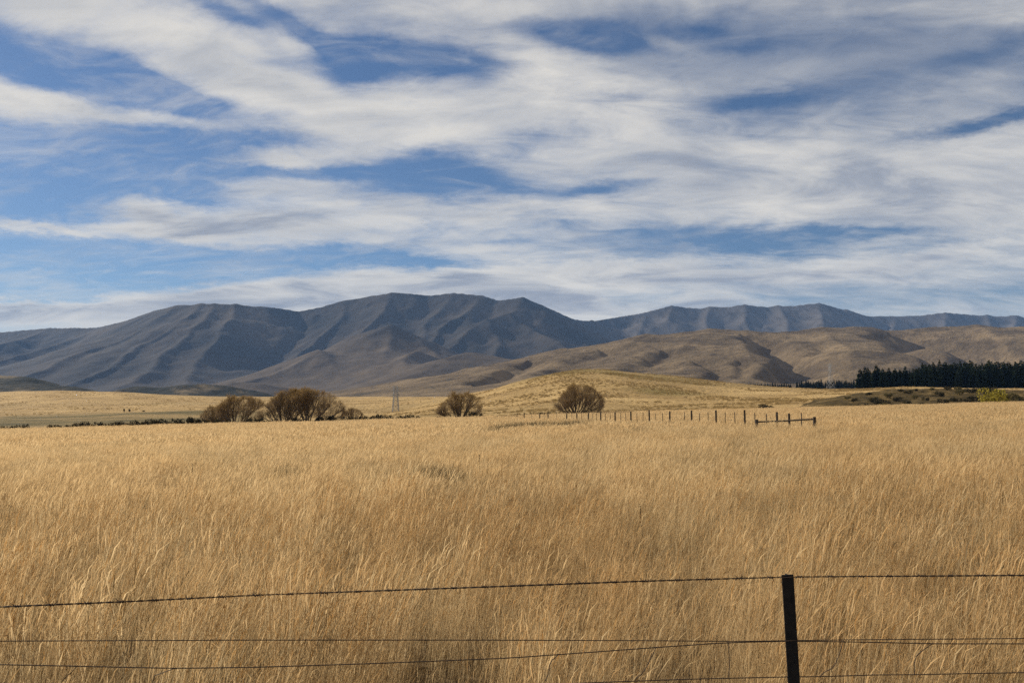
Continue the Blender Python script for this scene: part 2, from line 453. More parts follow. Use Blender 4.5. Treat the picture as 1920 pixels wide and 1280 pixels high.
M_POST = mat_simple('weathered_post', (0.035, 0.028, 0.022), (0.085, 0.068, 0.052), 6.0, 0.9, 0.1)
M_STEEL = mat_simple('black_steel', (0.008, 0.008, 0.009), (0.02, 0.018, 0.017), 30.0, 0.75, 0.15)
M_WIRE = mat_simple('rusty_wire', (0.035, 0.022, 0.014), (0.075, 0.05, 0.035), 40.0, 0.8, 0.2)
M_GALV = mat_simple('galvanised_steel', (0.20, 0.205, 0.21), (0.30, 0.305, 0.31), 1.0, 0.6, 0.4)
M_HUT = mat_simple('pale_paint', (0.7, 0.7, 0.7), (0.8, 0.8, 0.8), 1.0, 0.7, 0.2)

# ------------------------------------------------------------------ ground: field, valley pastures, grassy rise
def field_z(x, y):
    return -0.0135 * (y - 4) + 0.0255 * x + 0.10 * fbm(x, y, 22, 3, 5) * smooth(y, 6, 25)

CTRL = []
def C(Y, *uv):
    for u, v in uv: CTRL.append((u, v, Y))
C(175, (-300, 822), (0, 822), (300, 812), (600, 802), (850, 793), (1000, 786), (1150, 780), (1400, 774), (1700, 767), (1920, 762), (2200, 756))
C(260, (-300, 803), (0, 800), (300, 794), (600, 790), (850, 784), (1050, 774), (1200, 771), (1400, 765), (1600, 759), (1920, 751), (2200, 746))
C(380, (-300, 786), (0, 785), (180, 779), (310, 775), (400, 774), (600, 780), (800, 774), (950, 755), (1100, 730), (1250, 740), (1400, 747), (1540, 742), (1700, 736), (1920, 736), (2200, 734))
C(470, (1100, 694), (1200, 706), (1300, 716), (1400, 727), (1540, 735), (1700, 731), (1920, 731), (2200, 728))
C(520, (1000, 712)); C(550, (900, 738)); C(600, (830, 749))
C(560, (600, 777), (742, 777))
C(620, (-300, 764), (0, 764), (300, 760), (480, 764))
C(850, (-300, 738), (0, 741), (80, 735), (240, 739)); C(920, (420, 747), (600, 749), (742, 747), (850, 748))
C(740, (1000, 735), (1100, 726), (1300, 734), (1540, 738), (1750, 737), (1920, 737), (2200, 735))
C(950, (1000, 739), (1200, 737), (1400, 733), (1540, 731), (1650, 731), (1920, 733), (2200, 733))
for u in range(-300, 2300, 250): C(1350, (u, 745)); C(2600, (u, 742))
_q = np.array(CTRL, dtype=float)
_P = np.array([at(*c) for c in CTRL])
def feat(x, y):
    y = np.maximum(y, 60.0)
    return np.stack([np.clip(x / y, -0.85, 0.85) * 1.6, np.log(y) * 0.9], -1)
_ft = feat(_P[:, 0], _P[:, 1]); _val = (_P[:, 2] - EYE) / _P[:, 1] * F
def _phi(r2): return 0.5 * r2 * np.log(r2 + 1e-9)
_n = len(_ft)
_K = _phi(((_ft[:, None] - _ft[None]) ** 2).sum(-1)) + np.eye(_n) * 0.002
_Q = np.concatenate([np.ones((_n, 1)), _ft], 1)
_S = np.block([[_K, _Q], [_Q.T, np.zeros((3, 3))]])
_W = np.linalg.solve(_S, np.concatenate([_val, np.zeros(3)]))
def valley_z(x, y):
    yc = np.clip(y, 60, 2600)
    sh = x.shape
    ft = feat(x.ravel(), yc.ravel())
    out = np.zeros(len(ft))
    for i in range(0, len(ft), 40000):
        f = ft[i:i + 40000]
        out[i:i + 40000] = _phi(((f[:, None] - _ft[None]) ** 2).sum(-1)) @ _W[:_n] + _W[_n] + f @ _W[_n + 1:]
    return (out.reshape(sh) / F * yc) + EYE
def ground_z(x, y):
    x = np.asarray(x, dtype=float); y = np.asarray(y, dtype=float)
    t = x / np.maximum(y, 40)
    left = 1 - smooth(t, -0.06, 0.12)
    lo = 150 * left + 160 * (1 - left); hi = 168 * left + 235 * (1 - left)
    k = smooth(y, lo, hi)
    vz = valley_z(x, y) + 1.3 * fbm(x, y * 0.7, 90, 4, 31) * smooth(y, 200, 420) * (1 - 0.5 * smooth(y, 900, 1500))
    # low terracettes on the slopes
    vz = vz + 0.75 * ridged(x * 0.35 + y * 0.2, y, 34, 4, 77) * smooth(y, 230, 330)
    return field_z(x, np.minimum(y, 300)) * (1 - k) + vz * k
def gz(x, y): return float(ground_z(np.array([float(x)]), np.array([float(y)]))[0])
def onground(u, Y):
    x = (u - CX) / F * Y / math.cos(PITCH) * 1.0
    x = at(u, HOR, Y).x
    return Vector((x, Y, gz(x, Y)))

ys = np.concatenate([np.linspace(-220, 2, 24), np.geomspace(3, 140, 90), np.linspace(142, 250, 80)[1:], np.geomspace(252, 1400, 230), np.geomspace(1500, 15000, 30)])
ts = np.concatenate([np.linspace(-1.9, -0.72, 40)[:-1], np.linspace(-0.72, 0.72, 420), np.linspace(0.72, 1.9, 40)[1:]])
TT, YY = np.meshgrid(ts, ys)
XX = TT * (np.abs(YY) + 25)
ZZ = ground_z(XX, YY)
g_me = grid_mesh('ground', XX, YY, ZZ, M_GROUND)
uu = CX + XX / np.maximum(YY, 1) * F
yb = np.interp(uu, [-400, 0, 180, 310, 400, 470, 560], [395, 395, 392, 400, 430, 420, 300])
wob = 6 * fbm(XX, YY, 40, 3, 9)
olive = smooth(YY + wob, 150, 172) * (1 - smooth(YY + wob, yb - 7, yb + 3)) * (1 - smooth(uu, 430, 560))
green = np.exp(-(((uu - 1130) / 160) ** 2)) * smooth(YY, 425, 450) * (1 - smooth(YY, 500, 540)) * np.clip(0.55 + 1.4 * fbm(XX, YY, 45, 3, 4), 0, 1)
green = np.maximum(green, 0.9 * np.exp(-(((uu - 1245) / 60) ** 2) - (((YY + wob - 385) / 14) ** 2)))
fieldm = 1 - smooth(YY, 110, 175)
attr(g_me, 'olive', olive.ravel()); attr(g_me, 'green', green.ravel()); attr(g_me, 'field', fieldm.ravel())
tag(link('ground', g_me), kind='structure')

# ------------------------------------------------------------------ hills and mountains from ridge lines
def polyline(pts):
    return [tuple(at(u, v, Y)) for (u, v, Y) in pts]
def ridge_field(X, Y, ridges, zbase, soft, wx=None, wy=None):
    """height from ridge lines: each falls off to a concave foot; (points, slope) per ridge"""
    acc = np.zeros(X.shape); dmin = np.full(X.shape, 1e9, dtype=np.float32)
    Xw = X if wx is None else X + wx
    Yw = Y if wy is None else Y + wy
    for pts, k in ridges:
        best = np.full(X.shape, -1e9); 
        for a, b in zip(pts[:-1], pts[1:]):
            ax, ay, az_ = a; bx, by, bz = b
            dx, dy = bx - ax, by - ay
            L2 = dx * dx + dy * dy + 1e-6
            s = np.clip(((Xw - ax) * dx + (Yw - ay) * dy) / L2, 0, 1)
            d = np.hypot(Xw - ax - s * dx, Yw - ay - s * dy)
            zr = az_ + (bz - az_) * s
            D = np.maximum(zr - zbase, 5)
            q_ = k * d / D
            h = zr - D * (1 - np.exp(-q_ * (1 + 0.5 * q_)))
            best = np.maximum(best, h)
            dmin = np.minimum(dmin, d)
        acc += np.exp(np.clip((best - zbase) / soft, -20, 600))
    return zbase + soft * np.log(acc + 1e-9), dmin

def build_mountains():
    sky_l = [(-420, 640, 7200), (-200, 628, 7100), (0, 619, 7000), (90, 612, 6900), (185, 611, 6700), (240, 596, 6500), (290, 578, 6350), (330, 569, 6250), (420, 568, 6200),
             (500, 571, 6250), (560, 580, 6400), (600, 572, 6450), (650, 560, 6500), (690, 553, 6500), (735, 546, 6450), (770, 547, 6450), (800, 551, 6500),
             (850, 546, 6450), (905, 551, 6400), (935, 560, 6350), (980, 554, 6250), (1010, 566, 6350), (1050, 584, 6600), (1080, 596, 6900), (1110, 600, 7200)]
    sky_r = [(1110, 600, 7200), (1150, 592, 7600), (1210, 583, 7800), (1260, 570, 7900), (1310, 576, 8000), (1360, 573, 8000), (1395, 568, 7950), (1440, 573, 8000),
             (1490, 570, 7950), (1535, 565, 7900), (1580, 577, 8000), (1630, 590, 8100), (1680, 590, 8150), (1730, 588, 8150), (1770, 583, 8100), (1830, 588, 8200), (1870, 591, 8200),
             (1905, 588, 8150), (1925, 593, 8200), (2050, 600, 8200), (2300, 615, 8300)]
    rd = [(sky_l, 0.62), (sky_r, 0.62),
          ([(330, 569, 6250), (285, 590, 5950), (210, 634, 5500), (120, 672, 5050), (30, 703, 4700), (-60, 722, 4400)], 0.50),
          ([(375, 569, 6220), (345, 592, 5850), (285, 636, 5400), (215, 680, 4950), (140, 714, 4550), (90, 732, 4300)], 0.50),
          ([(400, 568, 6200), (380, 606, 5700), (330, 655, 5200), (270, 697, 4700), (220, 726, 4350)], 0.52),
          ([(440, 569, 6200), (430, 612, 5700), (385, 668, 5100), (350, 708, 4650), (310, 732, 4350)], 0.55),
          ([(185, 611, 6700), (110, 640, 6200), (20, 668, 5700), (-90, 700, 5200)], 0.5),
          ([(90, 612, 6900), (20, 636, 6400), (-80, 660, 6000), (-200, 690, 5500)], 0.5),
          # central massif
          ([(650, 560, 6500), (640, 590, 6100), (600, 625, 5750), (560, 668, 5300)], 0.6),
          ([(735, 546, 6450), (722, 580, 6050), (690, 606, 5800), (650, 636, 5500)], 0.6),
          ([(850, 546, 6450), (815, 590, 6000), (800, 622, 5650), (780, 648, 5350)], 0.6),
          ([(905, 551, 6400), (880, 580, 6050), (840, 610, 5700), (812, 640, 5400)], 0.6),
          ([(980, 554, 6250), (955, 588, 5900), (920, 598, 5700), (868, 630, 5350), (830, 652, 5100)], 0.58),
          ([(955, 588, 5900), (990, 612, 5500), (1030, 634, 5200), (1050, 660, 4900)], 0.55),
          ([(920, 598, 5700), (925, 630, 5350), (930, 660, 5000)], 0.6),
          ([(1050, 584, 6600), (1090, 625, 6000), (1120, 655, 5500)], 0.6),
          # foothill cones
          ([(728, 612, 4900), (690, 628, 4750), (640, 654, 4600), (592, 656, 4450), (545, 678, 4250), (500, 696, 4100), (450, 711, 3950), (400, 726, 3800)], 0.42),
          ([(728, 612, 4900), (760, 625, 4800), (800, 645, 4650), (830, 658, 4500)], 0.5),
          ([(592, 656, 4450), (625, 690, 4150), (650, 725, 3900)], 0.42),
          ([(728, 612, 4900), (730, 650, 4500), (715, 690, 4150), (690, 725, 3850)], 0.45),
          ([(330, 735, 3500), (390, 718, 3450), (450, 709, 3450), (500, 712, 3450), (560, 726, 3450), (610, 742, 3450)], 0.40),
          ([(960, 668, 3900), (905, 657, 3950), (870, 655, 3900), (830, 665, 3700), (790, 690, 3500), (740, 705, 3350), (680, 718, 3200), (640, 742, 3000)], 0.36),
          ([(790, 650, 4300), (775, 664, 4100), (765, 690, 3800), (740, 712, 3500)], 0.42),
          ]
    # right-hand peaks: buttresses
    for (u, v, Yc) in [(1210, 583, 7800), (1260, 570, 7900), (1330, 575, 8000), (1395, 568, 7950), (1460, 572, 8000), (1535, 565, 7900), (1590, 580, 8000), (1680, 590, 8150), (1770, 583, 8100), (1850, 590, 8200), (1905, 588, 8150), (2000, 598, 8200)]:
        g0 = random.Random(u)
        dx = g0.uniform(-25, 45)
        rd.append(([(u, v, Yc), (u + dx * 0.3 + g0.uniform(-8, 8), v + g0.uniform(18, 34), Yc - 500), (u + dx * 0.7 + g0.uniform(-12, 12), v + g0.uniform(48, 70), Yc - g0.uniform(900, 1200)), (u + dx, v + 105, Yc - 1600)], g0.uniform(0.46, 0.66)))
    tops = set(sky_l + sky_r)
    rd = rd[:2] + [([(p[0][0], p[0][1] + (9 if p[0] in tops else 0), p[0][2])] + p[1:], k) for p, k in rd[2:]]
    rd = [(polyline(p), k) for p, k in rd]
    xs = np.arange(-7200, 8400, 17.0)
    yv = np.concatenate([np.arange(2500, 6800, 17.0), np.arange(6800, 10500, 22.0)])
    X, Y = np.meshgrid(xs, yv)
    amp_ = 90 * (1 - smooth(Y, 5600, 6300))+ 25; wx = amp_ * fbm(X, Y, 800, 4, 41); wy = amp_ * fbm(X, Y, 800, 4, 47)
    near = None
    Z, d = ridge_field(X, Y, rd, -130.0, 24.0, wx, wy)
    Z = Z - 14
    hgt = np.clip(Z / 500, 0, 1)
    k = smooth(d, 10, 220) * hgt
    Xw = X + 120 * fbm(X, Y, 500, 3, 43); Yw = Y + 120 * fbm(X, Y, 500, 3, 44)
    Z = Z + k * (22 * (ridged(Xw, Yw * 0.45, 420, 5, 51, 0.45) - 0.8) + 8 * fbm(X, Y, 90, 3, 55))
    Z = Z + smooth(hgt, 0.3, 1) * 4 * fbm(X, Y, 130, 3, 56)
    Z = Z + 3 * fbm(X, Y, 200, 4, 57) * (1 - hgt)
    me = grid_mesh('mountain_range', X, Y, Z, M_MTN)
    scree = smooth(X, 500, 1500) * smooth(Y, 6400, 7000) + 0.35 * smooth(Z, 450, 700)
    attr(me, 'scree', np.clip(scree, 0, 1).ravel())
    attr(me, 'foot', ((1 - smooth(Y, 4500, 5100)) * (1 - smooth(Z, 330, 480)) * smooth(X, -1900, -1500)).ravel())
    tag(link('mountain_range', me), kind='structure')
build_mountains()

def build_plateau():
    crest = [(560, 752, 2400), (700, 744, 2500), (760, 735, 2500), (850, 712, 2500), (920, 692, 2500), (980, 674, 2500), (1050, 661, 2500), (1130, 646, 2550), (1210, 633, 2600), (1280, 625, 2650),
             (1330, 622, 2700), (1400, 626, 2700), (1470, 624, 2750), (1540, 620, 2800), (1600, 618, 2850), (1650, 613, 2900), (1750, 612, 2900), (1830, 615, 2900), (1920, 619, 2900), (2150, 622, 2900), (2400, 640, 2900)]
    rd = [(crest, 0.22),
          ([(1050, 661, 2500), (1000, 684, 2250), (930, 704, 2050), (860, 722, 1900), (800, 740, 1750)], 0.26),
          ([(1210, 633, 2600), (1150, 664, 2250), (1090, 690, 1950), (1000, 716, 1750), (920, 738, 1600)], 0.26),
          ([(1330, 622, 2700), (1290, 650, 2350), (1240, 682, 2000), (1190, 706, 1750), (1150, 728, 1500)], 0.27),
          ([(1400, 626, 2700), (1390, 644, 2400), (1400, 664, 2150), (1420, 690, 1850), (1400, 715, 1600), (1380, 735, 1400)], 0.28),
          ([(1540, 620, 2800), (1560, 640, 2450), (1600, 660, 2150), (1590, 690, 1850), (1550, 718, 1550), (1540, 735, 1400)], 0.27),
          ([(1600, 618, 2850), (1660, 634, 2500), (1700, 655, 2150), (1760, 690, 1800), (1780, 715, 1550)], 0.28),
          ([(1830, 615, 2900), (1880, 630, 2550), (1960, 645, 2250), (1950, 680, 1850), (1900, 705, 1600), (1840, 722, 1400)], 0.28),
          ([(1920, 619, 2900), (2050, 640, 2400), (2100, 680, 1900), (2100, 715, 1500)], 0.28)]
    rd = [(polyline(p), k) for p, k in rd]
    xs = np.arange(-1300, 3300, 6.5); yv = np.arange(1250, 3500, 6.5)
    X, Y = np.meshgrid(xs, yv)
    Z, d = ridge_field(X, Y, rd, -70.0, 18.0)
    k = smooth(Z, 0, 60)
    Xw = X + 60 * fbm(X, Y, 260, 3, 143); Yw = Y + 60 * fbm(X, Y, 260, 3, 144)
    Z = Z + k * (9 * (ridged(Xw + 0.5 * Yw, Yw * 0.5, 280, 4, 151, 0.5) - 0.7) * smooth(d, 20, 200) + 4 * fbm(X, Y, 70, 3, 155))
    # gullies: steep left bank, easy right bank
    GUL = [([(1400, 646, 2450), (1440, 656, 2250), (1478, 672, 2050), (1500, 690, 1850), (1480, 706, 1700), (1500, 722, 1550)], 50, 50),
           ([(1640, 650, 2600), (1690, 664, 2350), (1740, 680, 2100), (1790, 695, 1850)], 52, 62),
           ([(1700, 642, 2650), (1780, 650, 2500), (1850, 655, 2380), (1870, 662, 2250), (1820, 684, 1950), (1790, 704, 1700)], 95, 100),
           ([(1130, 664, 2300), (1080, 682, 2080), (1010, 700, 1900)], 20, 36), ([(1000, 690, 2220), (950, 706, 2050), (880, 726, 1850)], 20, 36),
           ([(1250, 668, 2150), (1200, 690, 1900), (1130, 712, 1700)], 18, 36), ([(1300, 690, 1950), (1340, 702, 1800), (1330, 722, 1600)], 15, 32),
           ([(1380, 680, 1950), (1400, 700, 1750), (1420, 720, 1600)], 12, 26), ([(1560, 655, 2250), (1500, 660, 2200), (1440, 665, 2150)], 8, 28)]
    for pts, dep, wid in GUL:
        pl = polyline(pts)
        best = np.full(X.shape, 1e9); side = np.zeros(X.shape)
        for a, b in zip(pl[:-1], pl[1:]):
            dx, dy = b[0] - a[0], b[1] - a[1]; L2 = dx * dx + dy * dy
            s = np.clip(((Xw - a[0]) * dx + (Yw - a[1]) * dy) / L2, 0, 1)
            ex, ey = Xw - a[0] - s * dx, Yw - a[1] - s * dy
            dd = np.hypot(ex, ey); m_ = dd < best
            best = np.where(m_, dd, best); side = np.where(m_, ex, side)
        ww = np.where(side < 0, wid * 0.75, wid * 1.9)
        Z = Z - dep * np.exp(-(best / ww) ** 2) * smooth(Z, 5, 50)
    me = grid_mesh('tussock_hills', X, Y, Z, M_PLAT)
    attr(me, 'scrub', (1 - smooth(Z, 20, 110)).ravel() * 0.95 + 0.15)
    tag(link('tussock_hills', me), kind='structure')
build_plateau()

def build_scrub_hills():
    rd = [([(-300, 712, 1700), (-120, 700, 1650), (0, 703, 1650), (50, 705, 1620), (95, 719, 1600), (120, 735, 1580)], 0.30),
          ([(40, 734, 1450), (110, 722, 1500), (150, 726, 1500), (190, 736, 1480), (220, 748, 1480)], 0.25),
          ([(190, 740, 1700), (250, 724, 1800), (300, 726, 1800), (345, 722, 1800), (385, 719, 1850), (430, 724, 1850), (470, 730, 1850), (515, 744, 1850)], 0.28)]
    rd = [(polyline(p), k) for p, k in rd]
    X, Y = np.meshgrid(np.arange(-1700, -250, 6.0), np.arange(1200, 2300, 6.0))
    Z, d = ridge_field(X, Y, rd, -25.0, 5.0)
    Z = Z + 3.0 * fbm(X, Y, 60, 4, 201) * smooth(Z, -5, 15)
    tag(link('scrub_hills', grid_mesh('scrub_hills', X, Y, Z, M_SCRUB)), kind='structure')
build_scrub_hills()

MOUND_U = [1400, 1470, 1530, 1600, 1660, 1750, 1850, 1920, 2050, 2200]
MOUND_V = [776, 768, 751, 739, 733, 730, 731, 733, 745, 756]
def mound_z(X, Y):
    uu = CX + X / Y * F
    v = np.interp(uu, MOUND_U, MOUND_V)
    yc = 282.0
    zc = EYE + (HOR - v) / F * yc
    base = ground_z(X, Y) - 0.6
    prof = smooth(Y, 188 + 8 * fbm(X, Y, 40, 2, 301), yc) ** 0.8 * (1 - 0.9 * smooth(Y, yc, 345))
    return base + np.maximum(zc - base, 0) * prof + (0.8 * fbm(X, Y, 14, 4, 303) + 0.35 * fbm(X, Y, 4, 2, 306)) * smooth(prof, 0.05, 0.4)
def build_mound():
    X, Y = np.meshgrid(np.arange(52, 240, 0.8), np.arange(176, 350, 0.9))
    tag(link('scrubby_mound', grid_mesh('scrubby_mound', X, Y, mound_z(X, Y), M_MOUND)), kind='structure')
build_mound()
def mz(x, y): return float(mound_z(np.array([[float(x)]]), np.array([[float(y)]]))[0, 0])

# ------------------------------------------------------------------ haze
hz, ht, hout = new_mat('haze')
pv = ht.node('ShaderNodeVolumePrincipled')
pv.inputs['Color'].default_value = (0.27, 0.53, 1.0, 1); pv.inputs['Density'].default_value = 3.2e-5; pv.inputs['Anisotropy'].default_value = 0.0
ht.l.new(pv.outputs[0], hout.inputs['Volume'])
hb = MB()
x0, x1, y0, y1, z0, z1 = -30000, 30000, -400, 15500, -190, 960
hb.v = [(x0, y0, z0), (x1, y0, z0), (x1, y1, z0), (x0, y1, z0), (x0, y0, z1), (x1, y0, z1), (x1, y1, z1), (x0, y1, z1)]
hb.f = [(3, 2, 1, 0), (4, 5, 6, 7), (0, 1, 5, 4), (1, 2, 6, 5), (2, 3, 7, 6), (3, 0, 4, 7)]
tag(link('haze', hb.mesh('haze', hz)), kind='stuff')

# ------------------------------------------------------------------ dry grass (tuft meshes instanced over the field)
def ribbons(specs, name, mat):
    """specs: list of (points Nx3, widths N, facing angle, var, head) -> one mesh of ribbons"""
    V = []; Fc = []; var = []; head = []
    n = 0
    for pts, wd, ang, v, hd in specs:
        side = np.array([math.cos(ang), math.sin(ang), 0.0])
        k = len(pts)
        for p, w_ in zip(pts, wd):
            V.append(p - side * w_ * 0.5); V.append(p + side * w_ * 0.5)
            var += [v, v]; head += [hd, hd]
        for i in range(k - 1):
            Fc.append((n + 2 * i, n + 2 * i + 1, n + 2 * i + 3, n + 2 * i + 2))
        n += 2 * k
    me = mesh_np(name, np.array(V), np.array(Fc), False, mat)
    attr(me, 'var', var); attr(me, 'head', head)
    return me

def stem_path(g, base, h, lean, curl, segs):
    s = np.linspace(0, 1, segs + 1)
    dx, dy = lean
    bend = s ** 1.3
    return np.stack([base[0] + dx * h * bend + curl[0] * h * s ** 3, base[1] + dy * h * bend + curl[1] * h * s ** 3,
                     h * (s - 0.12 * (dx * dx + dy * dy) * s ** 2) - curl[2] * h * s ** 4], -1)

def tuft(seed, n, rad, h0, h1, wid, segs, heads, kind, lean=0.16, leaves=0.35):
    g = np.random.default_rng(seed)
    sp = []
    for i in range(n):
        a = g.random() * 6.283; r = rad * math.sqrt(g.random())
        base = (r * math.cos(a), r * math.sin(a))
        leaf = g.random() < leaves
        h = g.uniform(h0, h1) * (0.62 if leaf else 1.0)
        spread = 0.30 if leaf else 0.11
        ln = (lean + g.normal(0, spread), g.normal(0, spread))
        cu = (g.normal(0.04, 0.12 if leaf else 0.035), g.normal(0, 0.10 if leaf else 0.03), abs(g.normal(0, 0.22 if leaf else 0.02)))
        p = stem_path(g, base, h, ln, cu, segs)
        w_ = wid * g.uniform(0.7, 1.3) * (1.35 if leaf else 1.0)
        wd = np.linspace(1, 0.35, segs + 1) * w_
        v = g.random()
        sp.append((p, wd, g.random() * 3.14159, v, 0.0))
        if not leaf and heads > 0:
            top = p[-1]; dr = p[-1] - p[-2]; dr = dr / (np.linalg.norm(dr) + 1e-9)
            L = g.uniform(0.09, 0.17)
            if kind == 'panicle':
                for j in range(heads):
                    s0 = g.random()
                    o = top + dr * L * (s0 - 0.55)
                    b = g.normal(0, 1, 3); b[2] = abs(b[2]) * 0.7 + 0.4; b /= np.linalg.norm(b)
                    e = o + b * L * 0.55 * (1.1 - s0)
                    sp.append((np.array([o, (o + e) / 2 + np.array([0, 0, 0.008]), e]), [wid * 0.4, wid * 0.7, wid * 0.55], g.random() * 3.14, v, 1.0))
            else:
                m_ = top + dr * L * 0.5; e = top + dr * L + np.array([g.normal(0.02, 0.02), g.normal(0, 0.02), -0.01])
                ww = min(wid * g.uniform(1.4, 2.3), 0.0075 if wid < 0.01 else 1)
                for q in range(heads):
                    sp.append((np.array([top - dr * 0.01, m_, e]), [wid * 0.5, ww, wid * 0.3], g.random() * 3.14, v, 0.8))
    return sp

tuft_col = bpy.data.collections.new('grass_tufts')
TUFTS = []
def add_tuft(spec):
    nm = 'grass_tuft_%02d' % len(TUFTS)
    o = bpy.data.objects.new(nm, ribbons(spec, nm, M_GRASS))
    tuft_col.objects.link(o); TUFTS.append(o)
    return len(TUFTS) - 1
near_i = [add_tuft(tuft(100 + i, 52, 0.20, 0.40, 0.82, 0.0036, 4, 2, 'spike', 0.12, 0.25)) for i in range(5)]
stalk_i = [add_tuft(tuft(120 + i, 12, 0.20, 0.62, 0.92, 0.0046, 4, 1, 'spike', 0.13, 0.0)) for i in range(2)]
fuzz_i = [add_tuft(tuft(140 + i, 42, 0.22, 0.42, 0.62, 0.0024, 3, 9, 'panicle', 0.10, 0.20)) for i in range(3)]
rank_i = [add_tuft(tuft(180 + i, 70, 0.17, 0.45, 0.72, 0.0038, 4, 0, 'spike', 0.20, 0.60)) for i in range(2)]
mid_i = [add_tuft(tuft(200 + i, 90, 0.42, 0.40, 0.66, 0.0043, 3, 1, 'spike', 0.13, 0.30)) for i in range(4)]
midf_i = [add_tuft(tuft(240 + i, 55, 0.42, 0.38, 0.58, 0.0042, 3, 4, 'panicle', 0.10, 0.3)) for i in range(2)]
far_i = [add_tuft(tuft(300 + i, 140, 0.95, 0.28, 0.50, 0.0105, 2, 1, 'spike', 0.12, 0.35)) for i in range(4)]

# where ranker, darker growth stands instead of the dry grass: (photo column, distance, half width, half depth)
RANK_SPOTS = [(808, 18.5, 0.80, 0.6), (1000, 66, 3.6, 2.2), (935, 58, 1.2, 1.4), (1075, 70, 1.5, 1.6), (1205, 45, 0.85, 1.0), (1283, 70, 0.6, 0.9), (540, 20, 0.4, 0.4), (1375, 30, 0.4, 0.5), (265, 14.5, 0.35, 0.4)]
def in_rank(x, y):
    m_ = np.zeros(len(x), dtype=bool)
    for u_, Y_, hw, hd in RANK_SPOTS:
        cx_ = (u_ - CX) / F * Y_
        m_ |= ((x - cx_) / hw) ** 2 + ((y - Y_ + 0.5 * hd) / (1.6 * hd)) ** 2 < 1
    return m_
def scatter(y0, y1, dens, kinds, probs, smin, smax, tmax=0.80, keep=None):
    area = 2 * tmax * ((y1 ** 2 - y0 ** 2) / 2 + 3 * (y1 - y0))
    n = int(area * dens)
    q = rng.random(n)
    # rows are wider farther away
    b = 3.0
    y = -b + np.sqrt((y0 + b) ** 2 + q * ((y1 + b) ** 2 - (y0 + b) ** 2))
    x = (rng.random(n) * 2 - 1) * tmax * (y + 3)
    if keep is not None:
        k = keep(x, y); x, y = x[k], y[k]
    k = ~(in_rank(x, y) & (rng.random(len(x)) < 0.85)); x, y = x[k], y[k]
    n = len(x)
    lump = fbm(x, y, 1.3, 3, 401); broad = fbm(x, y * 1.2, 11, 3, 411)
    sc = rng.uniform(smin, smax, n) * np.clip(1.0 + 0.50 * lump + 0.22 * broad, 0.58, 1.45)
    patch = fbm(x, y, 3.2, 3, 421) + 0.5 * fbm(x, y, 14, 2, 431)
    idx = np.zeros(n, dtype=np.int32)
    r = rng.random(n)
    cl = [np.array(k) for k in kinds]
    wts = np.stack([np.clip(p[0] + p[1] * patch, 0.01, None) for p in probs], -1); wts /= wts.sum(-1, keepdims=True)
    cum = np.cumsum(wts, -1)
    pick = (r[:, None] > cum).sum(-1).clip(0, len(cl) - 1)
    for j, c in enumerate(cl):
        m_ = pick == j
        idx[m_] = c[rng.integers(0, len(c), m_.sum())]
    z = ground_z(x, y) - 0.02
    rot = np.stack([rng.normal(0, 0.07, n), rng.normal(0.03, 0.08, n), rng.uniform(-0.9, 0.9, n)], -1)
    return np.stack([x, y, z], -1), rot, sc, idx
PROB = [(0.55, -0.4), (0.34, 0.5), (0.09, -0.15)]
def far_keep(x, y):
    t = x / y
    lim = np.where(t < -0.02, 152.0, np.where(t < 0.12, 152 + (t + 0.02) / 0.14 * 30, 182.0))
    lim = np.where(t > 0.30, 176.0, lim)
    return (y < lim + 3 * rng.normal(0, 1, len(x)))
parts = [scatter(0.4, 3.4, 18, [near_i, fuzz_i, rank_i], PROB, 0.4, 0.6),
         scatter(4.3, 12, 3.0, [stalk_i], [(1.0, 0)], 0.8, 1.1),
         scatter(4.25, 13, 19, [near_i, fuzz_i, rank_i], PROB, 0.8, 1.15),
         scatter(13, 42, 11, [mid_i, midf_i, rank_i], PROB, 0.85, 1.2),
         scatter(42, 110, 3.4, [far_i, far_i], [(0.5, 0), (0.5, 0)], 0.8, 1.25),
         scatter(110, 228, 2.0, [far_i, far_i], [(0.5, 0), (0.5, 0)], 0.85, 1.35, 0.74, far_keep)]
GP = np.concatenate([p[0] for p in parts]); GR = np.concatenate([p[1] for p in parts]); GS = np.concatenate([p[2] for p in parts]); GI = np.concatenate([p[3] for p in parts])
gm = bpy.data.meshes.new('grass')
gm.vertices.add(len(GP)); gm.vertices.foreach_set('co', GP.astype(np.float32).ravel())
attr(gm, 'rot', GR, kind='FLOAT_VECTOR'); attr(gm, 'scl', GS); attr(gm, 'idx', GI, kind='INT')
gm.materials.append(M_GRASS)
g_o = tag(link('grass', gm), 'tall dry golden grass covering the field behind the wire fence', 'grass', kind='stuff')
ng = bpy.data.node_groups.new('grass_scatter', 'GeometryNodeTree')
ng.interface.new_socket('Geometry', in_out='INPUT', socket_type='NodeSocketGeometry')
ng.interface.new_socket('Geometry', in_out='OUTPUT', socket_type='NodeSocketGeometry')
gi = ng.nodes.new('NodeGroupInput'); go = ng.nodes.new('NodeGroupOutput')
ci = ng.nodes.new('GeometryNodeCollectionInfo'); ci.inputs['Collection'].default_value = tuft_col
ci.inputs['Separate Children'].default_value = True; ci.inputs['Reset Children'].default_value = True
iop = ng.nodes.new('GeometryNodeInstanceOnPoints'); iop.inputs['Pick Instance'].default_value = True
def named(nm, ty):
    nd = ng.nodes.new('GeometryNodeInputNamedAttribute'); nd.data_type = ty; nd.inputs['Name'].default_value = nm
    return nd.outputs['Attribute']
ng.links.new(gi.outputs[0], iop.inputs['Points']); ng.links.new(ci.outputs[0], iop.inputs['Instance'])
ng.links.new(named('idx', 'INT'), iop.inputs['Instance Index'])
ng.links.new(named('rot', 'FLOAT_VECTOR'), iop.inputs['Rotation'])
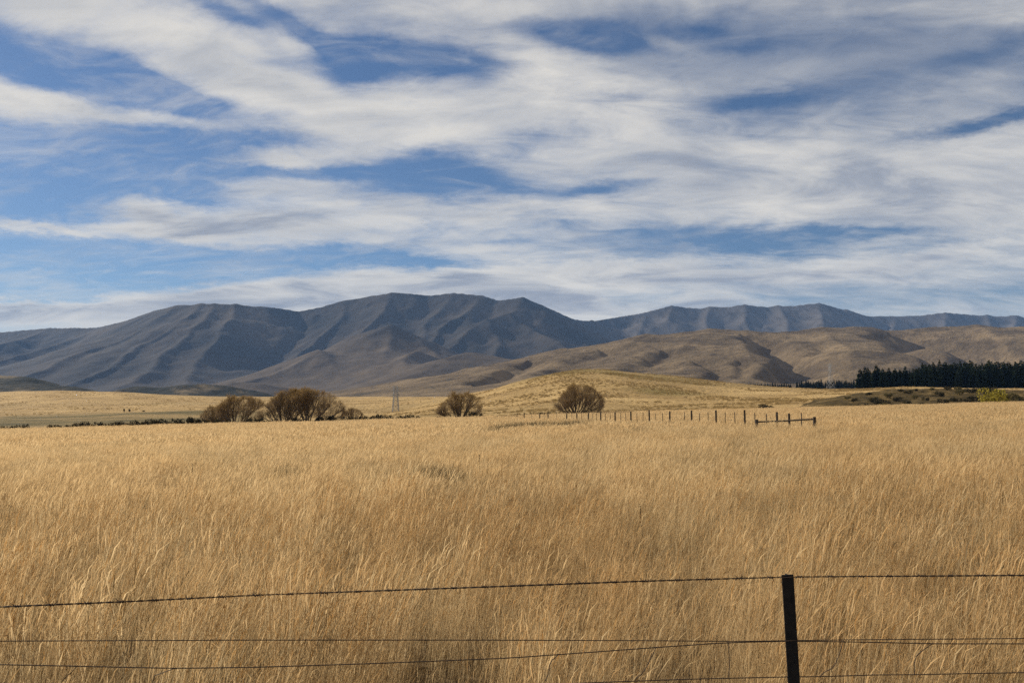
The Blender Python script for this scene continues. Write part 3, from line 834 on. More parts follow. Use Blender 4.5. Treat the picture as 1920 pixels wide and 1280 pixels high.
ng.links.new(named('scl', 'FLOAT'), iop.inputs['Scale'])
ng.links.new(iop.outputs[0], go.inputs[0])
md = g_o.modifiers.new('scatter', 'NODES'); md.node_group = ng

def tussock_scatter():
    tc_ = bpy.data.collections.new('tussock_tufts')
    M_TUSS = mat_leafy('tussock', [(0.2, (0.20, 0.14, 0.058)), (0.55, (0.34, 0.235, 0.098)), (0.9, (0.52, 0.36, 0.155))], 0.05, 0.4)
    for i in range(3):
        nm = 'tussock_tuft_%d' % i
        me = ribbons(tuft(900 + i, 60, 0.45, 0.30, 0.60, 0.05, 2, 0, 'spike', 0.05, 0.6), nm, M_TUSS)
        tc_.objects.link(bpy.data.objects.new(nm, me))
    P_ = []
    for (t0, t1, y0_, y1_, n, thr) in ((-0.16, 0.46, 232, 500, 15000, 0.06), (-0.74, -0.10, 380, 860, 9000, 0.16), (0.30, 0.72, 300, 470, 3000, 0.10)):
        y = np.sqrt(rng.random(n) * (y1_ ** 2 - y0_ ** 2) + y0_ ** 2); x = rng.uniform(t0, t1, n) * y
        m_ = fbm(x * 0.6, y, 26, 4, 711) + 0.5 * fbm(x, y, 90, 2, 721) + rng.normal(0, 0.06, n) > thr
        x, y = x[m_], y[m_]
        P_.append(np.stack([x, y, ground_z(x, y) - 0.05], -1))
    P_ = np.concatenate(P_); n = len(P_)
    me = bpy.data.meshes.new('tussock'); me.vertices.add(n); me.vertices.foreach_set('co', P_.astype(np.float32).ravel())
    attr(me, 'rot', np.stack([np.zeros(n), np.zeros(n), rng.uniform(0, 6.28, n)], -1), kind='FLOAT_VECTOR'); attr(me, 'scl', rng.uniform(0.6, 1.5, n)); attr(me, 'idx', rng.integers(0, 3, n), kind='INT')
    me.materials.append(M_TUSS)
    o = tag(link('tussock', me), 'rough brown tussock dotted over the grassy rise and the pastures', 'tussock', kind='stuff')
    g2 = ng.copy()
    for nd in g2.nodes:
        if nd.bl_idname == 'GeometryNodeCollectionInfo': nd.inputs['Collection'].default_value = tc_
    o.modifiers.new('scatter', 'NODES').node_group = g2
tussock_scatter()

# ------------------------------------------------------------------ plants
def leaf_cards(g, centres, size, name, mat, tilt=1.0):
    n = len(centres)
    a = g.normal(0, 1, (n, 3)); a /= np.linalg.norm(a, axis=1, keepdims=True)
    b = g.normal(0, 1, (n, 3)); b -= a * (a * b).sum(1, keepdims=True); b /= np.linalg.norm(b, axis=1, keepdims=True)
    s = size * g.uniform(0.6, 1.4, (n, 1))
    V = np.stack([centres - a * s * 0.5, centres - b * s * 0.28, centres + a * s * 0.5, centres + b * s * 0.28], 1).reshape(-1, 3)
    Fc = np.arange(n * 4).reshape(n, 4)
    me = mesh_np(name, V, Fc, False, mat)
    attr(me, 'var', np.repeat(g.random(n), 4))
    return me

def willow(label, u, v, Y, hpx, wl, wr, seed, nlimb=11, rust=0.6, lean=0.0, dens=1.0, zdrop=None):
    """many-stemmed bare willow; wl / wr: reach of the crown left / right of its foot in photo pixels"""
    g = random.Random(seed); gn = np.random.default_rng(seed)
    base = onground(u, Y)
    H = hpx / F * Y; WL = wl / F * Y; WR = wr / F * Y
    root = empty('willow_tree', base)
    tag(root, label, 'tree', 'bare autumn willows beyond the field')
    limbs = MB(); tw = []; tips = []
    cx = (WR - WL) / 2; rx = (WL + WR) / 2; ry = rx * 0.85
    bump = [(g.uniform(-1, 1), g.uniform(0, 1), g.uniform(0.8, 1.08)) for _ in range(9)]
    def inside(p):
        q = ((p.x - cx * min(1, p.z / (0.4 * H))) / rx) ** 2 + (p.y / ry) ** 2 + (max(p.z - 0.25 * H, 0) / (0.75 * H)) ** 2
        q *= g.uniform(0.93, 1.13)
        b = 1.0
        for bx, bz, bs in bump:
            if abs(p.x / rx - bx) < 0.22 and abs(p.z / H - bz) < 0.25: b = bs
        return q < b * b
    def grow(p, d, length, rad, depth):
        segs = 5 if depth == 0 else (4 if depth == 1 else 3)
        pts = [p.copy()]; rs = [rad]
        q = p.copy(); dd = d.copy()
        for i in range(segs):
            dd = (dd + Vector((g.gauss(0, 0.10), g.gauss(0, 0.10), g.gauss(0.05, 0.07)))).normalized()
            nq = q + dd * length / segs
            if not inside(nq) and i > 0: break
            q = nq
            pts.append(q.copy()); rs.append(rad * (1 - 0.55 * (i + 1) / segs))
        if len(pts) < 2: return
        if depth <= 2: limbs.tube(pts, rs, 6 if depth == 0 else (4 if depth == 1 else 3), False)
        else: tw.append((pts, rad))
        tips.append(q.copy())
        if depth >= 4: return
        nk = (8, 7, 5, 4)[depth]
        if depth >= 2: nk = max(2, int(nk * dens))
        for k in range(nk):
            f = g.uniform(0.2, 1.0) if depth else g.uniform(0.12, 1.0)
            j = min(int(f * (len(pts) - 1)), len(pts) - 2); ff = f * (len(pts) - 1) - j
            sp_ = pts[j].lerp(pts[j + 1], min(max(ff, 0), 1))
            ax = (pts[j + 1] - pts[j]).normalized()
            side = ax.orthogonal().normalized(); side.rotate(Matrix.Rotation(g.uniform(0, 6.283), 3, ax))
            nd = (ax + side * g.uniform(0.35, 0.75) + Vector((0, 0, 0.18))).normalized()
            grow(sp_, nd, length * g.uniform(0.42, 0.68), max(rad * (1 - 0.55 * f) * 0.55, 0.012), depth + 1)
    for i in range(nlimb):
        f = (i + 0.5) / nlimb * 2 - 1 + g.uniform(-0.1, 0.1)
        sx = f * (WR if f > 0 else WL) * 1.0
        d = Vector((sx + cx * 0.2 + lean * H, g.uniform(-0.5, 0.5) * ry, H * (1.0 - 0.82 * abs(f)))).normalized()
        ln = H * g.uniform(0.7, 0.95) * (1 + 0.15 * abs(f))
        grow(Vector((f * 0.05 * rx, g.uniform(-0.2, 0.2), -0.3)), d, ln, g.uniform(0.10, 0.17) * H / 6.5, 0)
    link('trunk', limbs.mesh('willow_trunk', M_BARK), root)
    sp = []
    for pts, rad in tw:
        P_ = np.array([tuple(p) for p in pts])
        sp.append((P_, np.linspace(1, 0.5, len(P_)) * max(rad * 1.5, 0.02), g.uniform(-0.7, 0.7), g.random(), 0))
    link('twigs', ribbons(sp, 'willow_twigs', M_TWIG), root)
    T = np.array([tuple(p) for p in tips])
    keep = gn.random(len(T)) < 0.62 * rust * np.clip((T[:, 2] / H - 0.40) * 1.9, 0.03, 1)
    T = T[keep]
    cs = np.repeat(T, 2, 0) + gn.normal(0, 0.14, (len(T) * 2, 3))
    link('crown', leaf_cards(gn, cs, 0.13, 'willow_leaves', M_RUST), root)
    return root

willow('small bare willow at the left end of the willow thicket, beside the dark hedge', 398, 800, 158, 44, 26, 34, 21, 8, 0.35, 0.02, 0.9)
willow('rusty topped bare willow second from left in the thicket, lower than its neighbour', 440, 798, 154, 58, 42, 66, 22, 11, 0.75, 0.05)
willow('tall rounded bare willow with dark upright stems in the middle of the thicket', 533, 797, 153, 66, 38, 70, 23, 11, 0.75, 0.02, 1.1)
willow('largest bare willow with long limbs leaning right at the right of the thicket', 577, 796, 152, 66, 46, 74, 24, 12, 0.7, 0.12, 1.1)
willow('small sparse pinkish bare willow just right of the big thicket', 660, 790, 160, 34, 20, 24, 25, 7, 0.3, 0.0, 0.7)
willow('rust brown bushy willow standing alone between the lattice tower and the grassy hill', 860, 783, 158, 54, 46, 56, 36, 12, 0.9, 0.0, 0.85)
willow('lone dome shaped bare willow in front of the grassy hill by the far fence', 1078, 777, 165, 60, 41, 58, 27, 13, 0.6, 0.04, 1.1)

SHRUBS = []
def shrub_mesh(seed, mat, n=420, size=0.16, lumps=6, flat=0.75):
    g = np.random.default_rng(seed)
    c = []
    for k in range(lumps):
        ctr = np.array([g.normal(0, 0.28), g.normal(0, 0.28), g.uniform(0.25, 0.62)])
        r = g.uniform(0.22, 0.36)
        p = g.normal(0, 1, (n // lumps, 3)); p /= np.linalg.norm(p, axis=1, keepdims=True)
        c.append(ctr + p * r * g.uniform(0.65, 1.08, (n // lumps, 1)))
    c = np.concatenate(c); c[:, 2] = np.abs(c[:, 2])
    return leaf_cards(g, c, size, 'shrub_leaves', mat)
def stems_mesh(seed):
    g = random.Random(seed); b = MB()
    for k in range(6):
        a = g.uniform(0, 6.28)
        b.tube([(0, 0, -0.1), (0.12 * math.cos(a), 0.12 * math.sin(a), 0.2), (0.3 * math.cos(a), 0.3 * math.sin(a), 0.55)], [0.03, 0.022, 0.01], 4, False)
    return b.mesh('shrub_stems', M_BARK)
GOR = [shrub_mesh(500 + i, M_GORSE) for i in range(5)]; OLV = [shrub_mesh(520 + i, M_OLIVE) for i in range(3)]
YEL = [shrub_mesh(540 + i, M_YELLOW, 1400, 0.10, 9) for i in range(1)]; STM = [stems_mesh(560 + i) for i in range(3)]
def shrub(name, label, group, u, Y, wpx, hpx, meshes, seed, z=None, cat='bush'):
    g = random.Random(seed)
    b = onground(u, Y)
    if z is not None: b.z = z(b.x, b.y)
    o = empty(name, b, g.uniform(0, 6.28))
    k = Y / F
    o.scale = (wpx * k / 1.25, wpx * k / 1.25, hpx * k / 0.9)
    tag(o, label, cat, group)
    link('foliage', g.choice(meshes), o); link('stem', g.choice(STM), o)
    return o
LEFT = [(8, 20, 5), (28, 18, 4), (46, 16, 7), (97, 14, 5), (112, 14, 5), (128, 12, 4), (146, 16, 7), (160, 16, 9), (176, 18, 9), (190, 14, 8), (210, 16, 7), (224, 18, 9), (240, 16, 7),
        (256, 14, 8), (270, 16, 7), (284, 16, 10), (298, 18, 10), (312, 18, 12), (328, 16, 8), (342, 16, 9), (357, 18, 13), (372, 16, 9)]
for i, (u, wpx, hpx) in enumerate(LEFT):
    shrub('gorse_bush', 'low dark gorse bush in the hedge row along the left field edge', 'hedge row along the left field edge', u, 149 + random.uniform(-1.5, 1.5), wpx * 1.2, hpx + 8, GOR, 600 + i)
for i, (u, wpx, hpx) in enumerate([(388, 20, 9), (412, 18, 8), (428, 16, 7), (470, 22, 11), (488, 22, 10), (508, 20, 7), (556, 20, 8), (604, 22, 9), (622, 22, 12)]):
    shrub('gorse_bush', 'dark undergrowth bush at the foot of the willow thicket', 'undergrowth below the willow thicket', u, 150 + random.uniform(-1.5, 1.5), wpx, hpx + 6, GOR, 640 + i)
for i, (u, wpx, hpx) in enumerate([(648, 20, 7), (668, 18, 7), (684, 18, 9), (700, 18, 8), (716, 18, 9), (730, 16, 7), (752, 16, 6), (768, 18, 7), (784, 14, 5)]):
    shrub('gorse_bush', 'low dark bush in the short hedge below the left lattice tower', 'short hedge below the lattice tower', u, 151 + random.uniform(-1, 1), wpx * 1.2, hpx + 7, GOR, 670 + i)
for i, (u, wpx, hpx, lab) in enumerate([(826, 16, 6, 'low dark bush at the left foot of the lone rusty willow'), (884, 22, 16, 'dark round bush under the right side of the rusty willow'), (904, 12, 9, 'small dark bush just right of the rusty willow')]):
    shrub('dark_bush', lab, None, u, 154, wpx, hpx + 5, GOR, 690 + i)
for i, u in enumerate((942, 955, 968, 984, 1000, 1014, 1028)):
    shrub('dark_bush', 'small dark bush behind the far fence, left of the dome shaped willow', 'bushes behind the far fence', u, 168, 14, 6 + 4, GOR, 700 + i)
shrub('dark_bush', 'lone dark bush on pale grass at the left tip of the scrubby mound', None, 1435, 205, 26, 14, GOR, 720)
for i, (u, wpx, hpx, lab) in enumerate([(233, 5, 7, 'leftmost of the three tiny dark bushes on the paddock skyline at left'), (244, 5, 6, 'middle of the three tiny dark bushes on the paddock skyline at left'), (270, 4, 4, 'rightmost and smallest of the three tiny dark bushes on the paddock skyline')]):
    shrub('tiny_bush', lab, None, u, 397, wpx, hpx, GOR, 730 + i)
shrub('dark_bush', 'low dark bush in the grass behind the middle of the far fence', None, 1268, 178, 24, 8, GOR, 740)
g_ = random.Random(5)
MS = [(1655, 760, 26, 7), (1705, 744, 16, 6), (1730, 760, 18, 6), (1772, 757, 20, 7), (1798, 738, 16, 6), (1860, 737, 18, 8), (1840, 759, 24, 7), (1680, 752, 20, 6), (1590, 745, 12, 4), (1630, 742, 14, 4), (1638, 752, 26, 10), (1655, 757, 34, 9), (1668, 747, 18, 8), (1620, 759, 20, 7), (1765, 749, 22, 9), (1778, 738, 14, 6), (1800, 745, 20, 9), (1818, 741, 18, 9), (1826, 752, 22, 8), (1836, 741, 18, 10), (1845, 753, 18, 8), (1812, 755, 20, 6),
      (1790, 754, 18, 6), (1700, 757, 16, 6), (1715, 749, 14, 6), (1735, 752, 14, 6), (1600, 752, 14, 5), (1570, 760, 14, 5), (1750, 738, 12, 5), (1690, 740, 12, 5), (1852, 745, 18, 10), (1720, 738, 12, 4)]
for i, (u, v, wpx, hpx) in enumerate(MS):
    Yg = 196 + (763 - v) * 2.4
    shrub('mound_shrub', 'low dark shrub growing on the scrubby mound below the pine belt', 'shrubs on the scrubby mound', u, Yg, wpx, hpx + 2, GOR if i % 4 else OLV, 760 + i, mz)
shrub('yellow_shrub', 'bright yellow autumn shrub at the right end of the scrubby mound', None, 1870, 192, 50, 36, YEL, 800, mz)
shrub('olive_shrub', 'rounded olive grey shrub just right of the yellow shrub', None, 1895, 194, 32, 26, OLV, 801, mz)
shrub('olive_shrub', 'olive shrub cut by the right edge of the photo, under the pines', None, 1914, 193, 26, 22, OLV, 802, mz)

# dark rank patches within the dry field: long coarse blades
def rank_patch(label, u, v, wpx, Y, hgt, n, seed, depth=None, cat='rank grass'):
    g = np.random.default_rng(seed)
    c = onground(u, Y); wdt = wpx / F * Y; dp = depth or wdt * 0.35
    sp = []
    for i in range(n):
        q = g.normal(0, 1, 2) * 0.45
        bx, by = q[0] * wdt * 0.5 + 0.12 * wdt * math.sin(i), q[1] * dp
        bz = gz(c.x + bx, c.y + by) - c.z
        p = stem_path(g, (bx, by), hgt * g.uniform(0.75, 1.35), (g.normal(0.18, 0.25), g.normal(0, 0.25)), (g.normal(0, 0.12), 0, abs(g.normal(0, 0.2))), 3)
        p[:, 2] += bz - 0.03
        wb = max(0.006, Y / 800 * 0.16) * g.uniform(0.7, 1.3)
        sp.append((p, np.linspace(1, 0.3, 4) * wb, g.random() * 3.14, g.random(), 0))
    o = link('rank_grass_patch', ribbons(sp, 'rank_grass_patch', M_RANK)); o.location = c
    tag(o, label, cat, 'dark rank grass patches in the field', 'stuff')
rank_patch('dark grey green patch of rank grass in mid field, below the lone rusty willow', 808, 905, 130, 18.5, 0.70, 3200, 901, 0.55)
rank_patch('long dark band of rushes running left from below the dome shaped willow', 1000, 800, 170, 66, 0.85, 5000, 902, 2.4)
rank_patch('brownish rank tuft left end of the band of rushes below the far fence', 935, 808, 60, 58, 0.72, 1000, 903, 1.6)
rank_patch('dark tuft of rushes against the far fence below the dome shaped willow', 1075, 796, 60, 70, 0.85, 1400, 904, 1.8)
rank_patch('brown rank tussock patch in the field below the middle of the far fence', 1205, 820, 64, 43, 0.8, 1300, 905, 1.2)
rank_patch('small brown tussock right of the rank patch below the far fence', 1283, 808, 26, 70, 0.7, 220, 906, 1.0)
rank_patch('dusty grey weed patch in the left of the field, below the willow thicket', 540, 893, 80, 20, 0.72, 700, 907, 0.6)
rank_patch('low brown weed strip at the right edge of the photo below the olive shrubs', 1905, 772, 60, 165, 1.0, 420, 908, 3.0)
rank_patch('faint brown tussock in the right of the field below the rail', 1375, 852, 60, 30, 0.75, 500, 909, 0.8)
rank_patch('brown matted tussock patch in the far left of the field', 265, 950, 90, 14.5, 0.60, 700, 910, 0.6)

def dock(label, u, v, Y, h, seed):
    g = random.Random(seed); gn = np.random.default_rng(seed)
    b = onground(u, Y)
    root = empty('dock_stalk', b); tag(root, label, 'weed', 'dead dock stalks in the grass')
    top = Vector((g.uniform(-0.05, 0.12), 0, h))
    st = MB(); st.tube([(0, 0, -0.05), top * 0.5 + Vector((0.01, 0, 0)), top], [0.005, 0.004, 0.002], 4, False)
    link('stem', st.mesh('dock_stem', M_DOCK), root)
    c = []
    for k in range(90):
        f = g.uniform(0.68, 1.0)
        c.append(top * f + Vector((g.gauss(0, 0.006), g.gauss(0, 0.006), g.gauss(0, 0.012))))
    link('seed_head', leaf_cards(gn, np.array([tuple(q) for q in c]), 0.018, 'dock_seeds', M_DOCK), root)
for i, (lab, u, v, Y, h) in enumerate([
        ('dark dead dock stalk in the left of the field, nearest below the willow thicket', 365, 888, 19.0, 0.9),
        ('short dark dock stalk at the far left of the field', 242, 912, 15.0, 0.8),
        ('dark dock stalk standing above the rank patch in mid field', 901, 880, 20.0, 0.95),
        ('tall crooked dock stalk in the right half of the field above the barbed wire', 1205, 988, 9.6, 0.88)]):
    dock(lab, u, v, Y, h, 950 + i)

# ------------------------------------------------------------------ pine belt
def pine_mesh(seed, slim=0.17):
    g = np.random.default_rng(seed)
    c0 = []; V = []; Fc = []; var = []
    n = 0; nwh = 30
    for i in range(nwh):
        f = (i + g.random()) / nwh
        z = 0.06 + 0.94 * f
        r = slim * (1 - f) ** 0.6 * g.uniform(0.75, 1.2) + 0.012
        nb = int(9 * (1 - f)) + 5
        a0 = g.random() * 6.28
        for k in range(nb):
            if g.random() < 0.10: continue
            a = a0 + 6.283 * k / nb + g.normal(0, 0.2)
            L = r * g.uniform(0.7, 1.2)
            d = np.array([math.cos(a), math.sin(a), 0]); s = np.array([-math.sin(a), math.cos(a), 0])
            up = g.uniform(-0.1, 0.35)
            p0 = np.array([0, 0, z]); p1 = p0 + d * L * 0.55 + np.array([0, 0, up * L * 0.4]); p2 = p0 + d * L + np.array([0, 0, up * L])
            w_ = 0.040 * g.uniform(0.7, 1.4) * (1.2 - 0.6 * f)
            for tilt in (0.35, -1.0):
                ss = s * math.cos(tilt) + np.array([0, 0, 1]) * math.sin(tilt)
                V += [p0, p1 - ss * w_, p2, p1 + ss * w_]; Fc.append((n, n + 1, n + 2, n + 3)); n += 4
                var += [g.random()] * 4
    me = mesh_np('pine_crown', np.array(V), np.array(Fc), False, M_PINE)
    attr(me, 'var', var)
    return me
def pine_trunk():
    b = MB(); b.tube([(0, 0, -0.04), (0, 0, 0.5), (0, 0, 0.98)], [0.017, 0.011, 0.003], 6, False)
    return b.mesh('pine_trunk', M_PBARK)
PM = [pine_mesh(1000 + i, s) for i, s in enumerate((0.19, 0.23, 0.17, 0.21, 0.25, 0.18))]; PT = pine_trunk()
def pine(label, group, u, vtop, Y, seed):
    g = random.Random(seed)
    b = onground(u, Y)
    H = EYE + (HOR - vtop) / F * Y - b.z
    o = empty('pine_tree', b, g.uniform(0, 6.28)); o.scale = (H * g.uniform(0.85, 1.5),) * 2 + (H,)
    tag(o, label, 'pine', group)
    link('trunk', PT, o); link('crown', g.choice(PM), o)
g_ = random.Random(31)
FR = 'front of the dark pine belt'
u = 1614
k = 0
while u < 1990:
    vt = float(np.interp(u, [1610, 1625, 1660, 1690, 1720, 1760, 1770, 1790, 1830, 1920, 2000], [688, 686, 690, 688, 685, 682, 678, 680, 682, 682, 682])) + g_.gauss(1.5, 5.0)
    if 1700 < u < 1712: vt += 7
    lab = 'leftmost tall dark pine at the left end of the dense pine belt' if k == 0 else 'dark pine in the front row of the dense pine belt, right of its leftmost tree'
    pine(lab, FR, u, vt, 470 + g_.uniform(-8, 8), 1100 + k); k += 1
    u += g_.uniform(4.5, 12.0)
u = 1622
while u < 1990:
    vt = float(np.interp(u, [1620, 1700, 1760, 1800, 1920, 2000], [694, 694, 684, 679, 677, 677])) + g_.gauss(1, 2.2)
    pine('dark pine in the rear rows of the dense pine belt at right', 'rear of the dark pine belt', u, vt, 500 + g_.uniform(-12, 40), 1300 + k); k += 1
    u += g_.uniform(4.0, 7.0)
u = 1388
while u < 1612:
    vt = float(np.interp(u, [1388, 1420, 1440, 1480, 1500, 1540, 1610], [721, 719, 717, 718, 714, 714, 713])) + g_.gauss(0.5, 1.8)
    if not 1484 < u < 1494:
        pine('small distant pine in the low belt behind the hill, left of the tall pines', 'low distant pine belt', u, vt, 900 + g_.uniform(-20, 20), 1500 + k); k += 1
    u += g_.uniform(3.0, 5.0)

# ------------------------------------------------------------------ lattice towers
def tower(label, u, vbase, vtop, Y, arms, tk):
    b = onground(u, Y)
    H = EYE + (HOR - vtop) / F * Y - b.z
    root = empty('lattice_tower', b, R(18)); tag(root, label, 'pylon', 'transmission towers')
    wb, wt_ = H * 0.12, H * (0.07 if tk > 0.01 else 0.034)
    T = tk * H
    def leg_at(sx, sy, f):
        k = wb + (wt_ - wb) * min(f / 0.72, 1)
        return Vector((sx * k, sy * k, f * H))
    for sx in (-1, 1):
        for sy in (-1, 1):
            m_ = MB(); m_.bar(leg_at(sx, sy, -0.02), leg_at(sx, sy, 0.72), T); m_.bar(leg_at(sx, sy, 0.72), leg_at(sx, sy, 1.0), T)
            link('leg', m_.mesh('tower_leg', M_GALV), root)
    lv = [0, 0.16, 0.30, 0.42, 0.52, 0.61, 0.70, 0.78, 0.86, 0.94, 1.0]
    cr = [(-1, -1), (1, -1), (1, 1), (-1, 1)]
    br = MB()
    for a, c in zip(lv[:-1], lv[1:]):
        for i in range(4):
            p, q = cr[i], cr[(i + 1) % 4]
            br.bar(leg_at(*p, a), leg_at(*q, c), T * 0.62); br.bar(leg_at(*q, a), leg_at(*p, c), T * 0.62); br.bar(leg_at(*p, c), leg_at(*q, c), T * 0.62)
    link('bracing', br.mesh('tower_bracing', M_GALV), root)
    for f, half in arms:
        for s in (-1, 1):
            m_ = MB()
            tip = Vector((s * half * H, 0, f * H + 0.01 * H))
            for sy in (-1, 1):
                m_.bar(leg_at(s, sy, f), tip, T * 0.75); m_.bar(leg_at(s, sy, min(f + 0.06, 1.0)), tip, T * 0.6)
            a_ = link('cross_arm', m_.mesh('tower_arm', M_GALV), root)
            i_ = MB(); i_.tube([tip, tip - Vector((0, 0, 0.055 * H))], T * 0.6, 5)
            link('insulator', i_.mesh('tower_insulator', M_GALV), a_)
tower('grey steel lattice power tower on the pasture between two willows', 742, 777, 724, 560, [(0.95, 0.13), (0.82, 0.15), (0.68, 0.13)], 0.012)
tower('pale steel lattice power tower in front of the distant pines, left of the tall belt', 1558, 733, 682, 640, [(0.93, 0.28), (0.74, 0.20)], 0.0062)

# hilltop hut (tiny white box on the foothill peak)
hp = at(731, 613, 4880)
hr = empty('hilltop_hut', hp); tag(hr, 'tiny white hut on the conical foothill in front of the dark mountains', 'hut')
m_ = MB(); m_.bar((-6, 0, -8), (-6, 0, 6), 7.0); link('wall', m_.mesh('hut_wall', M_HUT), hr)
m_ = MB(); n = len(m_.v)
m_.v = [Vector(q) for q in ((-10, -4, 6.1), (-2, -4, 6.1), (-2, 4, 6.1), (-10, 4, 6.1), (-10, 0, 9), (-2, 0, 9))]
m_.f = [(0, 1, 5, 4), (2, 3, 4, 5), (1, 2, 5), (3, 0, 4), (3, 2, 1, 0)]
link('roof', m_.mesh('hut_roof', M_HUT), hr)
m_ = MB(); m_.tube([(3, 0, -8), (3, 0, 12)], 0.6, 6); link('mast', m_.mesh('hut_mast', M_HUT), hr)

# ------------------------------------------------------------------ far fence
def far_fence():
    # (photo column, distance, height in m, thick)
    thick = [(u_, float(np.interp(u_, [983, 1062, 1183, 1296, 1396, 1456, 1520], [103, 90, 70, 61, 54, 47, 43])), vt_) for u_, vt_ in
             ((983, 777), (1012, 777), (1027, 780), (1062, 780), (1081, 779), (1103, 779), (1126, 777), (1153, 778), (1183, 777), (1217, 775), (1255, 777), (1296, 776), (1342, 776), (1396, 776), (1456, 781), (1479, 784))]
    thin = [997, 1020, 1044, 1072, 1090, 1111, 1118, 1135, 1144, 1163, 1173, 1194, 1205, 1229, 1242, 1283, 1311, 1327, 1359, 1377, 1415, 1436, 1502]
    U = [t[0] for t in thick]; D = [t[1] for t in thick]
    root = empty('post_and_wire_fence', onground(1200, float(np.interp(1200, U, D)))); tag(root, 'far post and wire fence of dark wooden posts crossing below the dome shaped willow', 'fence')
    o0 = root.location
    def P(u):
        return onground(u, float(np.interp(u, U, D)))
    g = random.Random(9)
    for u, Yp, vt in thick:
        p = P(u) - o0; h = max(at(u, vt, Yp).z - P(u).z, 0.8) + 0.28
        m_ = MB(); lx = g.gauss(0, 0.02)
        m_.tube([p - Vector((0, 0, 0.3)), p + Vector((lx, 0, h - 0.03)), p + Vector((lx, 0, h))], [0.07, 0.066, 0.055], 8)
        link('post', m_.mesh('fence_post', M_POST), root)
    for u in thin:
        p = P(u) - o0; m_ = MB(); m_.bar(p + Vector((0, 0, 0.05)), p + Vector((g.gauss(0, 0.02), 0, g.uniform(1.30, 1.42))), 0.055, 0.04)
        link('batten', m_.mesh('fence_batten', M_POST), root)
    for h in (0.4, 0.62, 0.84, 1.05, 1.24):
        m_ = MB(); pts = [P(u) - o0 + Vector((0, 0, h)) for u in U]
        m_.tube(pts, 0.004, 4); link('wire', m_.mesh('fence_wire', M_WIRE), root)
far_fence()

def rail(label, uL, uR, Y1, Y2, vL, vR, rt):
    a = onground(uL, Y1); b = onground(uR, Y2)
    hL = at(uL, vL, Y1).z - a.z; hR = at(uR, vR, Y2).z - b.z
    root = empty('post_and_rail', a); tag(root, label, 'rail')
    d = b - a
    for p, h, nm in ((Vector((0, 0, 0)), hL, 'post'), (d, hR, 'post')):
        m_ = MB(); m_.tube([p - Vector((0, 0, 0.3)), p + Vector((0, 0, h - 0.03)), p + Vector((0, 0, h))], [rt * 2.0, rt * 1.9, rt * 1.6], 10)
        link(nm, m_.mesh('rail_post', M_POST), root)
    m_ = MB(); m_.tube([Vector((0, 0, hL - 0.14)), d * 0.5 + Vector((0, 0, (hL + hR) / 2 - 0.15)), d + Vector((0, 0, hR - 0.12))], rt, 8)
    link('rail', m_.mesh('rail_pole', M_POST), root)
rail('dark wooden stay rail between two stout posts at the near end of the far fence', 1418, 1526, 45, 43, 786, 781, 0.042)
rail('low dark rail between two posts at the far left end of the far fence', 932, 970, 140, 136, 779, 778, 0.05)
for i, (u, Y, lab) in enumerate([(1393, 185, 'thin lone post on pale grass left of the dark round bush'), (1285, 196, 'tiny thin post on the grass slope right of the dome shaped willow'), (1357, 200, 'tiny thin post on the grass slope above the stout far fence posts')]):
    b = onground(u, Y); m_ = MB(); m_.tube([(0, 0, -0.2), (0, 0, 1.2), (0.01, 0, 1.24)], [0.06, 0.055, 0.045], 7)
    o = link('lone_post', m_.mesh('lone_post', M_POST)); o.location = b; tag(o, lab, 'post')

